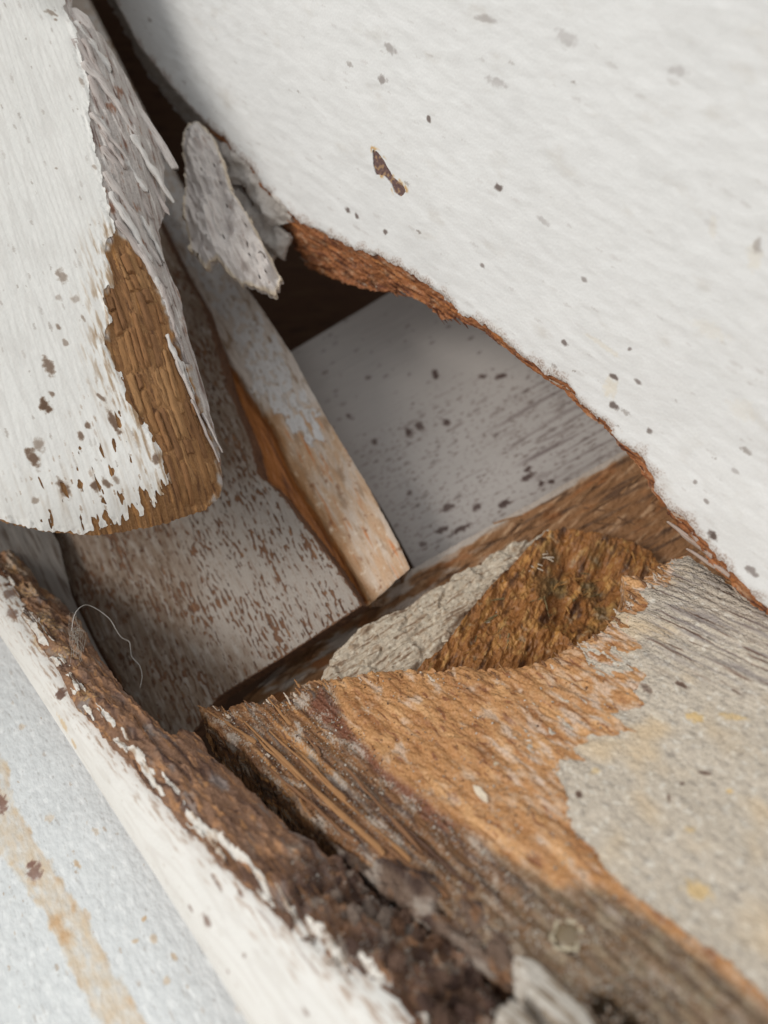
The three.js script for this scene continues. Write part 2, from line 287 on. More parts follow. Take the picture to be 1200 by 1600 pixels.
// ================= white board, left, with a rotted corner =================
{
  const F = frame([100, 0, 0.295], [0, 500, 0.262], [350, 730, 0.278], [150, 300], [240, 560]);
  const core = [[112, -300], [112, 0], [160, 30], [205, 110], [240, 175], [262, 220], [258, 262], [262, 310], [250, 345], [262, 400], [285, 450], [300, 520], [325, 600], [345, 680], [353, 735], [350, 768], [325, 790], [250, 815], [150, 831], [60, 823], [0, 808], [-200, 740], [-900, 600], [-900, -500], [-100, -700]];
  const paint = [[96, -300], [100, 0], [118, 40], [125, 90], [140, 130], [138, 180], [148, 230], [160, 280], [170, 330], [182, 358], [164, 382], [166, 402], [178, 440], [163, 463], [173, 500], [165, 540], [186, 590], [196, 620], [212, 642], [228, 664], [238, 690], [252, 712], [266, 748], [258, 775], [225, 800], [180, 815], [130, 829], [60, 822], [0, 807], [-200, 738], [-900, 596], [-900, -500], [-100, -700]];
  const sc = sdf(F.poly(core)), sp = sdf(F.poly(paint)), box = bounds(F, core);
  const rotPoly = [[182, 360], [212, 385], [244, 430], [262, 490], [290, 560], [318, 640], [343, 700], [350, 760], [328, 788], [290, 795], [262, 752], [236, 692], [198, 622], [163, 545], [170, 500], [161, 465], [176, 440], [163, 400]];
  const sr = sdf(F.poly(rotPoly));
  const worn = sdf(F.poly([[-60, 760], [60, 700], [150, 560], [185, 560], [280, 730], [350, 780], [300, 850], [150, 870], [0, 830]]));
  const h = (a, b) => { const e = sc(a, b); return 0.5 * fbm(a * 0.03, b * 0.03, 3) + 0.12 * fbm(a * 0.05, b * 0.5, 3) - 7.5 * (1 - clamp(e / 20)) ** 2; };
  const hw = (a, b) => h(a, b) + (sp(a, b) < 2 ? 0.9 * (fbm(a * 0.05, b * 0.6, 4)) + 0.25 * n2(a, b * 1.6) : 0) - (sr(a, b) > 0 ? 1.0 * sm(0, 2, sr(a, b)) : 0);
  const brown = spotsOf(F, [[96, 432, 15, 9, 60, .5], [92, 467, 7, 6, 60, .3], [117, 468, 8, 7, 50, .35], [76, 573, 20, 9, 65, .75], [70, 635, 16, 9, 65, 1], [81, 616, 6, 5, 60, .7], [91, 512, 7, 4, 60, .6], [102, 536, 9, 5, 50, .5], [52, 716, 22, 9, 65, .9], [62, 695, 14, 9, 70, .5], [100, 762, 20, 9, 60, .8], [178, 660, 26, 7, 65, .9], [158, 622, 12, 4, 50, .7], [137, 665, 8, 6, 60, .8], [126, 682, 10, 5, 70, .8], [148, 760, 11, 8, 60, .9], [165, 755, 12, 6, 50, .8], [54, 780, 8, 7, 0, .5], [182, 750, 9, 6, 60, .5], [243, 718, 12, 8, 60, .8], [80, 15, 6, 10, 80, .5], [87, 27, 4, 4, 0, .6], [148, 263, 6, 4, 60, .4], [128, 130, 10, 4, 70, .4], [88, 264, 3, 3, 0, .4], [130, 498, 8, 3, 60, .5]]);
  const pfield = (a, b) => { const e = sp(a, b); let f = e + 1.6 * fbm(a * 0.25, b * 0.4, 4) + 3.6 * fbm(a * 0.1, b * 0.26, 5) * sm(10, 0, e) * sm(-12, -5, sr(a, b)); const w = worn(a, b);
    if (w > 0) f = Math.min(f, 0.9 - 2.4 * sm(0, 22, w) * (fbm(a * 0.1, b * 0.4, 4) * 1.5 - 0.16 + 0.5 * sm(9, 0, e)) * 2);
    return f; };
  const white = surface(box, 0.25, (a, b) => {
    set([238, 236, 230]); add(6 * fbm(a * 0.04, b * 0.06, 4)); add(4 * n2(a * 0.4, b * 0.8)); over([176, 168, 160], sm(0.3, 0.55, ridge(a * 0.03, b * 0.45, 2)) * 0.12); { const q = sr(a, b); if (q > -14) over([150, 116, 80], sm(-11, 0, q + 5 * fbm(a * 0.07, b * 0.4, 4)) * sm(-0.1, 0.35, fbm(a * 0.1, b * 0.7 + 5, 5)) * 0.8); }
    over([140, 126, 114], speck(a, b, 5, 1.6, 0.09, 31) * 0.45); const w = worn(a, b);
    if (w > -4) { over([128, 92, 62], speck(a, b, 4.5, 1.5, 0.3, 35) * sm(-4, 16, w) * 0.75); over([180, 160, 138], sm(0, 25, w) * sm(0, .5, fbm(a * .06, b * .5, 3)) * .5); }
    over([104, 78, 58], spotAt(brown, a, b));
    O[3] = 0.5 + 0.3 * fbm(a * 0.12, b * 0.5, 4) + 0.16 * n2(a * 1.2, b * 1.2); O[4] = 0.66;
  }, { bump: 0.00018 });
  const wood = surface(box, 0.25, (a, b) => {
    const r = sr(a, b);
    set(GREYWOOD); over([112, 92, 84], sm(0.05, 0.45, fbm(a * 0.06, b * 0.9, 4))); over([206, 200, 194], sm(0.05, 0.4, fbm(a * 0.08 + 20, b * 0.7, 3)));  over([120, 74, 50], sm(0.2, 0.5, fbm(a * 0.12, b * 0.4 + 60, 3)) * .7);
    const bw = sm(-1.5, 1.5, r + 2 * n2(a * 0.3, b * 0.5)), low = worn(a, b) > 0 ? sm(0, 3, worn(a, b)) : 0;
    if (bw + low > 0) { const k = Math.max(bw, low), o0 = O[0], o1 = O[1], o2 = O[2]; set(RAW); over([92, 60, 36], sm(0.0, 0.5, fbm(a * 0.1, b * 0.8 + 9, 4))); over([178, 128, 76], sm(0.05, 0.5, fbm(a * 0.06 + 9, b * 0.5, 4))); O[0] = o0 + (O[0] - o0) * k; O[1] = o1 + (O[1] - o1) * k; O[2] = o2 + (O[2] - o2) * k; }
    add(14 * n2(a * 1.5, b * 2.2)); O[3] = 0.5 + 0.5 * fbm(a * 0.12, b * 1.6, 4); O[4] = 0.88;
  }, { bump: 0.0006 });
  const t = thing('rotted_board', 'white painted board with splintered edge and brown cube-cracked rot at its rounded corner', 'board', F.hit(150, 831));
  part(t, 'weathered_wood', slab(F, { box, step: 0.5, field: (a, b) => sc(a, b) + 0.8 * fbm(a * 0.12, b * 0.9, 3), h: hw, thick: 14, rows: 5, rag: 1, lean: 0.55 }), wood);
  part(t, 'paint_layer', slab(F, { box, step: 0.5, field: pfield, h: (a, b) => hw(a, b) + 0.45, thick: 0.45, rows: 1 }), white);
  // cracked cubes of brown rotted wood, each one a piece of its own
  const cubes = [[150, 109, 68], [142, 101, 63], [157, 117, 76], [130, 92, 58]].map((c) => { const m = fibreMaterial(c, c.map((v) => v * 0.7), c.map((v) => v * 1.16)); m.bumpMap = m.map; m.bumpScale = 0.0004; return m; });
  const W = 2.3, bb = bounds(F, rotPoly), line = (a, j) => (j + (hash(0, j, 4) - 0.5) * 0.5 + 0.34 * n2(a * 0.06, j * 3.3) + 0.9 * n2(a * 0.02, 7)) * W;
  for (let j = Math.floor(bb.b[0] / W) - 1; j * W < bb.b[1] + W; j++) for (let a0 = bb.a[0] - 12 * hash(j, 2, 1), i = 0, len = 0; a0 < bb.a[1]; a0 += len, i++) {
    len = 5 + 20 * hash(i, j, 3) ** 1.5; const cr = Math.round((a0 + len) / 15) * 15 + 4 * n2(j * 0.4, Math.round((a0 + len) / 15) * 5.3); if (Math.abs(cr - a0 - len) < 4.5 && cr - a0 > 3) len = cr - a0;
    const k1 = (hash(i, j, 11) - 0.5) * 1.4, k2 = (hash(i + 1, j, 11) - 0.5) * 1.4, c = [[a0 - k1, line(a0, j)], [a0 + len - k2, line(a0 + len, j)], [a0 + len + k2, line(a0 + len, j + 1)], [a0 + k1, line(a0, j + 1)]], ca = (c[0][0] + c[1][0] + c[2][0] + c[3][0]) / 4, cb = (c[0][1] + c[1][1] + c[2][1] + c[3][1]) / 4;
    if (sr(ca, cb) < 0.6 || Math.min(sc(ca, cb) - 1.4, ...c.map((p) => sc(p[0], p[1]))) < 1 || hash(i, j, 9) < 0.05) continue;
    const pos = [], uv = [], idx = [], n = 12, m = 6, up = (hash(i, j, 5) - 0.4) * 1.3 + 0.8 * n2(ca * 0.09, cb * 0.16), tl = (hash(i, j, 6) - 0.5) * 0.05, tw = (hash(i, j, 7) - 0.5) * 0.07;
    for (let y = 0; y <= m; y++) for (let x = 0; x <= n; x++) {
      let u = x / n, v = y / m; const eu = Math.min(u, 1 - u) * 2, ev = Math.min(v, 1 - v) * 2;
      const a = (c[0][0] * (1 - u) + c[1][0] * u) * (1 - v) + (c[3][0] * (1 - u) + c[2][0] * u) * v, b = (c[0][1] * (1 - u) + c[1][1] * u) * (1 - v) + (c[3][1] * (1 - u) + c[2][1] * u) * v;
      const sh = 0.99 + 0.015 * n2(a, b), A = ca + (a - ca) * sh + 0.2 * n2(a * .8, b * .8 + 7), B = cb + (b - cb) * (sh - 0.02) + 0.18 * n2(a * .8 + 5, b * .8), e = Math.min(sm(0, 1.1 / len, eu), 0.35 + 0.65 * sm(0, 0.5, ev));
      const hh = h(A, B) - 1.35 + e * (0.95 + up * 0.8) + tl * (A - ca) + tw * (B - cb) + 0.45 * n2(A * 0.3, B * 1.1) * e;
      const p = F.at(A, B, hh); pos.push(p.x, p.y, p.z); uv.push(A * 0.035 + 0.2 * hash(i, j, 8), B * 0.05 + 0.3 * hash(i, j, 2));
    }
    for (let y = 0; y < m; y++) for (let x = 0; x < n; x++) { const q = y * (n + 1) + x; idx.push(q, q + 1, q + n + 2, q, q + n + 2, q + n + 1); }
    const g = new THREE.BufferGeometry(); g.setAttribute('position', new THREE.Float32BufferAttribute(pos, 3)); g.setAttribute('uv', new THREE.Float32BufferAttribute(uv, 2)); g.setIndex(idx); g.computeVertexNormals();
    part(t, 'rot_cube', g, cubes[Math.floor(hash(i, j, 10) * 4)]);
  }
  // weathered grey splinters along the torn edge
  const gm = [fibreMaterial([196, 188, 182], [120, 98, 90], [222, 216, 210]), fibreMaterial([180, 170, 164], [104, 84, 76], [208, 202, 196]), fibreMaterial([206, 202, 197], [140, 122, 112], [226, 222, 216])];
  const sl = [[112, -10, 275, 248, 6.5, 0], [120, 60, 262, 318, 4.6, 1], [132, 96, 215, 205, 4, 0], [140, 120, 238, 330, 3.4, 1], [150, 185, 228, 290, 4, 2], [142, 178, 200, 250, 3.2, 0], [160, 230, 240, 330, 3.4, 1], [165, 270, 250, 400, 3.6, 0], [172, 300, 236, 402, 3.2, 2], [182, 345, 262, 440, 3.6, 1], [205, 210, 272, 300, 3.6, 2], [196, 160, 246, 250, 3.6, 1], [215, 380, 270, 470, 3.2, 0], [236, 410, 282, 520, 3, 2], [250, 440, 296, 560, 2.6, 1], [262, 520, 300, 610, 2.4, 2], [276, 560, 312, 640, 1.8, 0], [300, 620, 346, 716, 1.5, 1], [318, 640, 350, 700, 1.3, 0], [270, 500, 292, 560, 1.6, 1], [285, 560, 306, 610, 1.4, 2], [120, 20, 170, 100, 4, 2], [128, 60, 190, 170, 3, 1], [222, 330, 258, 395, 2.6, 2], [158, 205, 196, 262, 2.6, 1]];
  for (const [x0, y0, x1, y1, w, k] of sl) { const [a, b] = F.ab(x0, y0), [a2, b2] = F.ab(x1, y1); part(t, 'splinter', splinter(F.at(a, b, h(a, b) + rr(-0.3, 0.6)), F.at(a2, b2, Math.max(h(a2, b2), -6) + rr(-0.4, 0.6)), F.N, w / 1000 * rr(.7, .95), 0.0022, { taper: rr(0.3, 0.75), rag: 0.8, seg: 16, bend: rr(0, 0.0008) }), gm[k]); }
}

// ================= weathered panel under the left board =================
const LP3 = [[565, 945, 0.312], [270, 1120, 0.322], [100, 840, 0.356]];
{
  const F = frame(...LP3, [430, 700], [560, 930]);
  const out = [[566, 946], [524, 884], [470, 812], [436, 768], [404, 742], [392, 690], [358, 610], [334, 528], [318, 478], [285, 420], [225, 300], [110, 60], [40, -80], [-240, 100], [-60, 640], [80, 830], [115, 930], [150, 1000], [195, 1080], [262, 1190], [300, 1150], [340, 1090], [450, 1022]];
  const s = sdf(F.poly(out)), box = bounds(F, out), speckled = sdf(F.poly([[290, 790], [420, 740], [575, 945], [450, 1030], [330, 980]]));
  const h = (a, b) => 0.5 * fbm(a * 0.02, b * 0.03, 3) + 0.28 * fbm(a * 0.05, b * 0.8, 3);
  const worn = (a, b) => 0.8 * fbm(a * 0.22, b * 0.9, 4) + 0.45 * fbm(a * 0.035, b * 0.09 + 5, 3) + 0.3 * fbm(a * 0.05, b * 0.9 + 31, 3);
  const wood = surface(box, 0.26, (a, b) => { set([112, 80, 58]); over([74, 50, 38], sm(0, 0.5, fbm(a * 0.1, b * 0.9, 4))); over([140, 104, 74], sm(0.1, 0.5, fbm(a * 0.08, b * 0.8 + 33, 3))); add(12 * n2(a * 1.4, b * 1.8)); O[3] = 0.5 + 0.5 * fbm(a * 0.15, b * 1.4, 3); O[4] = 0.88; }, { bump: 0.0005 });
  const grimeAndShade = surface(box, 0.26, (a, b) => {
    set([158, 148, 138]); add(9 * fbm(a * 0.05, b * 0.2, 4)); const k = speckled(a, b), q = sm(-16, 6, k + 8 * fbm(a * .06, b * .1, 3));
    over([122, 102, 84], (1 - q) * 0.85 * sm(-0.5, 0.25, fbm(a * 0.07, b * 0.35, 4))); over([100, 76, 58], (1 - q) * .6 * sm(.0, .4, fbm(a * .2 + 3, b * .5, 4)));  // brown grime; its darkening also paints in the shade of the recess
    over([94, 66, 52], speck(a, b, 2.4, 1.1, 0.25, 41) * 0.6); over([120, 92, 74], sm(0.1, 0.5, fbm(a * 0.1, b * 0.9 + 4, 4)) * 0.55); add(8 * n2(a * 1.3, b * 1.9));
    O[3] = 0.5 + 0.4 * fbm(a * 0.15, b * 1.1, 4); O[4] = 0.8;
  }, { bump: 0.0005 });
  const t = thing('weathered_panel', 'flaking grey panel streaked brown, under the rounded end of the rotted board', 'panel', F.hit(340, 1090));
  part(t, 'bare_wood', slab(F, { box, step: 0.6, field: (a, b) => s(a, b) + 0.3 * fbm(a * 0.3, b * 0.6, 3), h, thick: 11, rows: 4, rag: 0.4 }), wood);
  part(t, 'paint_layer', slab(F, { box, step: 0.45, field: (a, b) => Math.min(s(a, b) - 0.4 + 0.7 * n2(a * 0.4, b * 0.8), 0.26 - 1.9 * worn(a, b)), h: (a, b) => h(a, b) + 0.3, thick: 0.3, rows: 1 }), grimeAndShade);
}

{ // dull board seen edge-on between the panel and the lip
  const F = frame([40, 800, 0.352], [190, 1080, 0.318], [60, 900, 0.336], [40, 800], [190, 1080]);
  const out = [[-60, 600], [40, 760], [92, 850], [112, 930], [150, 1010], [200, 1100], [150, 1110], [60, 980], [-20, 860], [-120, 700]], s = sdf(F.poly(out)), box = bounds(F, out);
  const m = surface(box, 0.35, (a, b) => { set([134, 128, 122]); add(10 * fbm(a * 0.05, b * 0.5, 4)); over([92, 80, 70], sm(0, 0.4, fbm(a * 0.06, b * 0.6 + 7, 4)) * 0.8); O[3] = 0.5 + 0.4 * fbm(a * 0.1, b * 0.8, 3); O[4] = 0.8; });
  const t = thing('side_board', 'dull grey board edge in the dark slit between weathered panel and sill lip', 'board', F.hit(190, 1080));
  part(t, 'board_face', slab(F, { box, step: 0.8, field: (a, b) => s(a, b) + 0.4 * fbm(a * 0.1, b * 0.4, 3), h: (a, b) => 0.4 * fbm(a * 0.05, b * 0.3, 3), thick: 8, rows: 3 }), m);
}

// ================= narrow stop strip beside the panel =================
{
  const inv = (p, k) => [p[0], p[1], 1 / (1 / p[2] - k)];
  const F = frame(...LP3.map((p) => inv(p, 0.085)), [360, 440], [600, 880]);
  const out = [[556, 956], [578, 944], [640, 888], [628, 860], [575, 760], [505, 645], [455, 552], [400, 470], [345, 396], [295, 310], [240, 200], [160, 40], [100, -80], [-40, -80], [60, 120], [200, 360], [290, 520], [380, 720]];
  const s = sdf(F.poly(out)), box = bounds(F, out);
  const groove = sdf(F.poly([[333, 515], [356, 566], [402, 640], [424, 668], [452, 738], [487, 797], [527, 857], [572, 940], [545, 960], [420, 780], [300, 560]]));
  const stain = sdf(F.poly([[400, 640], [520, 640], [660, 890], [560, 980], [470, 840]]));
  const h = (a, b) => { const g = groove(a, b); return 0.7 * fbm(a * 0.04, b * 0.08, 3) + 0.35 * fbm(a * 0.12, b * 0.7, 3) - 3.2 * sm(-2.2, 2.5, g) - 0.5 * (1 - clamp(s(a, b) / 1.2)) ** 2; };
  const wood = surface(box, 0.25, (a, b) => {
    const g = groove(a, b), st = sm(-6, 6, stain(a, b) + 6 * fbm(a * 0.1, b * 0.1, 3));
    set([200, 188, 176]); add(12 * fbm(a * 0.1, b * 0.6, 4)); over([136, 110, 86], sm(0.05, 0.45, fbm(a * 0.08, b * 0.4, 5)) * 0.8);
    over([190, 150, 112], st * (0.25 + 0.6 * sm(-0.3, 0.4, fbm(a * 0.05, b * 0.25 + 3, 5)))); over([190, 112, 54], st * sm(0.16, 0.5, fbm(a * 0.04 + 11, b * 0.4, 5)) * 0.8); over([148, 104, 62], st * sm(9, 2, groove(a, b) * -1 + 3 * n2(a * .1, b * .1)) * .7); over([120, 74, 42], st * sm(0.25, 0.5, fbm(a * 0.2, b * 0.3 + 21, 3)) * .6); over([216, 200, 180], st * sm(0.15, .45, fbm(a * .3 + 3, b * .4 + 21, 3)) * .6);
    const k = sm(-1.6, 1.2, g + 1.2 * n2(a * 0.2, b * 0.6)); if (k > 0) { over([172, 108, 54], k); over([104, 60, 32], k * sm(0.0, 0.45, fbm(a * 0.04, b * 0.8, 4))); }
    add(9 * n2(a * 1.2, b * 1.6)); O[3] = 0.5 + 0.5 * fbm(a * 0.2, b * 0.6, 4); O[4] = 0.6 + 0.2 * fbm(a * 0.2, b * 0.2, 2);
  }, { bump: 0.0006 });
  const white = surface(box, 0.3, (a, b) => { set([206, 202, 198]); add(8 * fbm(a * 0.08, b * 0.2, 4)); over([140, 118, 96], speck(a, b, 4, 2, 0.3, 51) * 0.7); over([150, 130, 112], sm(0.1, 0.5, fbm(a * 0.15, b * 0.3, 4)) * .5); O[3] = 0.5 + 0.4 * fbm(a * 0.2, b * 0.5, 4); O[4] = 0.7; }, { bump: 0.0004 });
  const pp = sdf(F.poly([[300, 310], [360, 420], [440, 540], [500, 650], [520, 690], [480, 700], [440, 660], [400, 620], [352, 500], [325, 470], [240, 330], [100, -80], [160, 30]]));
  const t = thing('stop_strip', 'narrow wooden strip stained orange with patches of old white paint beside the grey panel', 'strip', F.hit(578, 944));
  part(t, 'stained_wood', slab(F, { box, step: 0.5, field: (a, b) => s(a, b) + 0.4 * fbm(a * 0.3, b * 0.3, 3), h, thick: 26, rows: 6, rag: 0.5, lean: 0.4 }), wood);
  part(t, 'paint_layer', slab(F, { box, step: 0.5, field: (a, b) => Math.min(s(a, b) - 0.5, pp(a, b) + 9 * fbm(a * 0.1, b * 0.25, 4) - 2, 0.5 - 3 * fbm(a * 0.2, b * 0.4 + 8, 4) * 1.4), h: (a, b) => h(a, b) + 0.35, thick: 0.35, rows: 1 }), white);
}

// ================= grey painted panel at the back of the hole =================
{
  const F = frame([650, 885, 0.355], [980, 700, 0.355], [455, 550, 0.40], [650, 760], [880, 630]);
  const out = [[650, 892], [990, 702], [1180, 590], [1300, 520], [900, 250], [690, 408], [452, 551], [520, 672], [600, 800]];
  const s = sdf(F.poly(out)), box = bounds(F, out);
  const mould = sdf(F.poly([[650, 890], [980, 705], [960, 640], [860, 570], [700, 600], [560, 700]])), dark = sdf(F.poly([[760, 680], [840, 590], [1000, 560], [1000, 690], [850, 750]]));
  const sp = spotsOf(F, [[680, 585, 10, 6, 70, .9], [638, 676, 9, 6, 60, .9], [655, 665, 9, 8, 40, .8], [698, 660, 8, 6, 60, .9], [755, 588, 10, 5, 0, .8], [782, 588, 12, 7, -10, .9], [585, 690, 7, 6, 0, .7], [545, 650, 5, 5, 0, .6], [575, 590, 6, 5, 0, .5], [700, 793, 15, 7, -15, .8], [745, 793, 10, 7, -30, .8], [788, 787, 11, 8, -30, 1], [690, 828, 14, 6, -20, .8], [722, 826, 22, 6, -25, .9], [825, 745, 16, 6, -30, .9], [846, 755, 7, 5, -30, 1], [862, 752, 6, 5, -30, 1], [825, 733, 9, 5, -30, .9], [640, 770, 6, 6, 0, .6], [660, 850, 8, 6, 0, .6]]);
  const grey = surface(box, 0.28, (a, b) => {
    set([170, 163, 157]); add(7 * fbm(a * 0.03, b * 0.04, 3)); const m = sm(-12, 10, mould(a, b)), d = sm(-8, 8, dark(a, b));
    over([104, 92, 86], speck(a, b, 6, 3, 0.14 , 61) * 0.8); over([96, 80, 72], Math.max(speck(a, b, 5.5, 2, 0.34, 65), speck(a, b, 3.4, 1.2, 0.4, 67)) * m * 0.8); over([86, 68, 60], speck(a, b, 13, 1.5, 0.6, 71) * d * 0.8);
    over([104, 90, 86], d * sm(0.0, 0.4, fbm(a * 0.02, b * 0.5, 3)) * 0.75); over([110, 96, 90], m * sm(0.25, 0.5, fbm(a * 0.05, b * 0.6 + 9, 3)) * 0.5);
    over([70, 52, 46], spotAt(sp, a, b)); add(4 * n2(a * 1.2, b * 1.2)); O[3] = 0.5 + 0.3 * fbm(a * 0.06, b * 0.6, 3) - .3 * d * sm(0, .4, fbm(a * .02, b * .5, 3)); O[4] = 0.7;
  }, { bump: 0.0005 });
  const t = thing('grey_panel', 'mould-spotted grey painted panel at the back of the hole', 'panel', F.hit(650, 885));
  part(t, 'painted_face', slab(F, { box, step: 1.2, field: s, h: (a, b) => 0.3 * fbm(a * 0.03, b * 0.3, 2), thick: 14, rows: 3, rag: 0.2 }), grey);
}

// ================= rotten beam under the grey panel =================
{
  const F = frame([640, 893, 0.342], [985, 700, 0.342], [1000, 870, 0.322], [640, 893], [985, 700]);
  const out = [[380, 1090], [480, 1000], [560, 940], [640, 892], [985, 699], [1200, 580], [1300, 640], [1300, 1000], [1000, 1150], [600, 1200], [380, 1180]];
  const s = sdf(F.poly(out)), box = bounds(F, out);
  const lip = F.ab(640, 893)[1], sg = Math.sign(F.ab(700, 1000)[1] - lip);
  const h = (a, b) => { const q = (b - lip) * sg; return 1.6 * fbm(a * 0.04, b * 0.2, 4) + 1.6 * ridge(a * 0.05 + b * 0.06 + 0.6 * n2(a * .03, b * .05), b * 0.26 - a * 0.08, 4) * sm(3, 8, q) - 2.2 * sm(2, 9, q) + 0.35 * n2(a * 0.5, b * 0.8); };
  const wood = surface(box, 0.28, (a, b) => {
    const q = (b - lip) * sg, x = F === 0 ? 0 : a;
    set([138, 98, 62]); over([90, 62, 40], sm(0.0, 0.4, fbm(a * 0.035, b * 0.4, 5))); over([178, 142, 108], sm(0.05, 0.45, fbm(a * 0.05 + b * 0.1, b * 0.36 - a * 0.1, 5))); over([150, 92, 46], sm(0.1, 0.45, fbm(a * 0.05 + 31, b * 0.12, 3)) * 0.8);
    over([186, 172, 160], sm(-0.08, 0.3, fbm(a * .06 + 13, b * .2 + 41, 4)) * sm(60, 0, a) * .9);
    over([178, 168, 158], sm(3.2, 1.6, q + 1.2 * n2(a * 0.15, b * 0.4)) * 0.9); add(11 * n2(a * 1.2, b * 1.6)); O[3] = 0.5 + 0.5 * fbm(a * 0.15, b * 0.7, 4); O[4] = 0.75;
  }, { bump: 0.0007 });
  const t = thing('rotten_beam', 'fibrous brown rotten beam running under the grey panel', 'beam', F.hit(800, 1000));
  const bf = [fibreMaterial([150, 112, 76], [96, 66, 44], [182, 146, 108]), fibreMaterial([112, 80, 54], [76, 52, 36], [146, 110, 76])];
  for (let i = 0; i < 26; i++) { const x = rr(720, 1030), y = rr(790, 870) - (x - 850) * 0.18, L = rr(18, 60), q = rr(-0.9, 0.5), [a, b] = F.ab(x, y), [c, d] = F.ab(x + L * Math.cos(q), y + L * Math.sin(q)); part(t, 'splinter', splinter(F.at(a, b, h(a, b)), F.at(c, d, h(c, d) + rr(0.2, 2)), F.N, rr(0.5, 1.2) / 1000, 0.0007, { taper: 0.4, rag: 0.7, seg: 10 }), bf[i & 1]); }
  part(t, 'beam_wood', slab(F, { box, step: 0.55, field: (a, b) => s(a, b) + 0.3 * n2(a * 0.4, b * 0.4), h, thick: 25, rows: 4, rag: 0.6 }), wood);
}

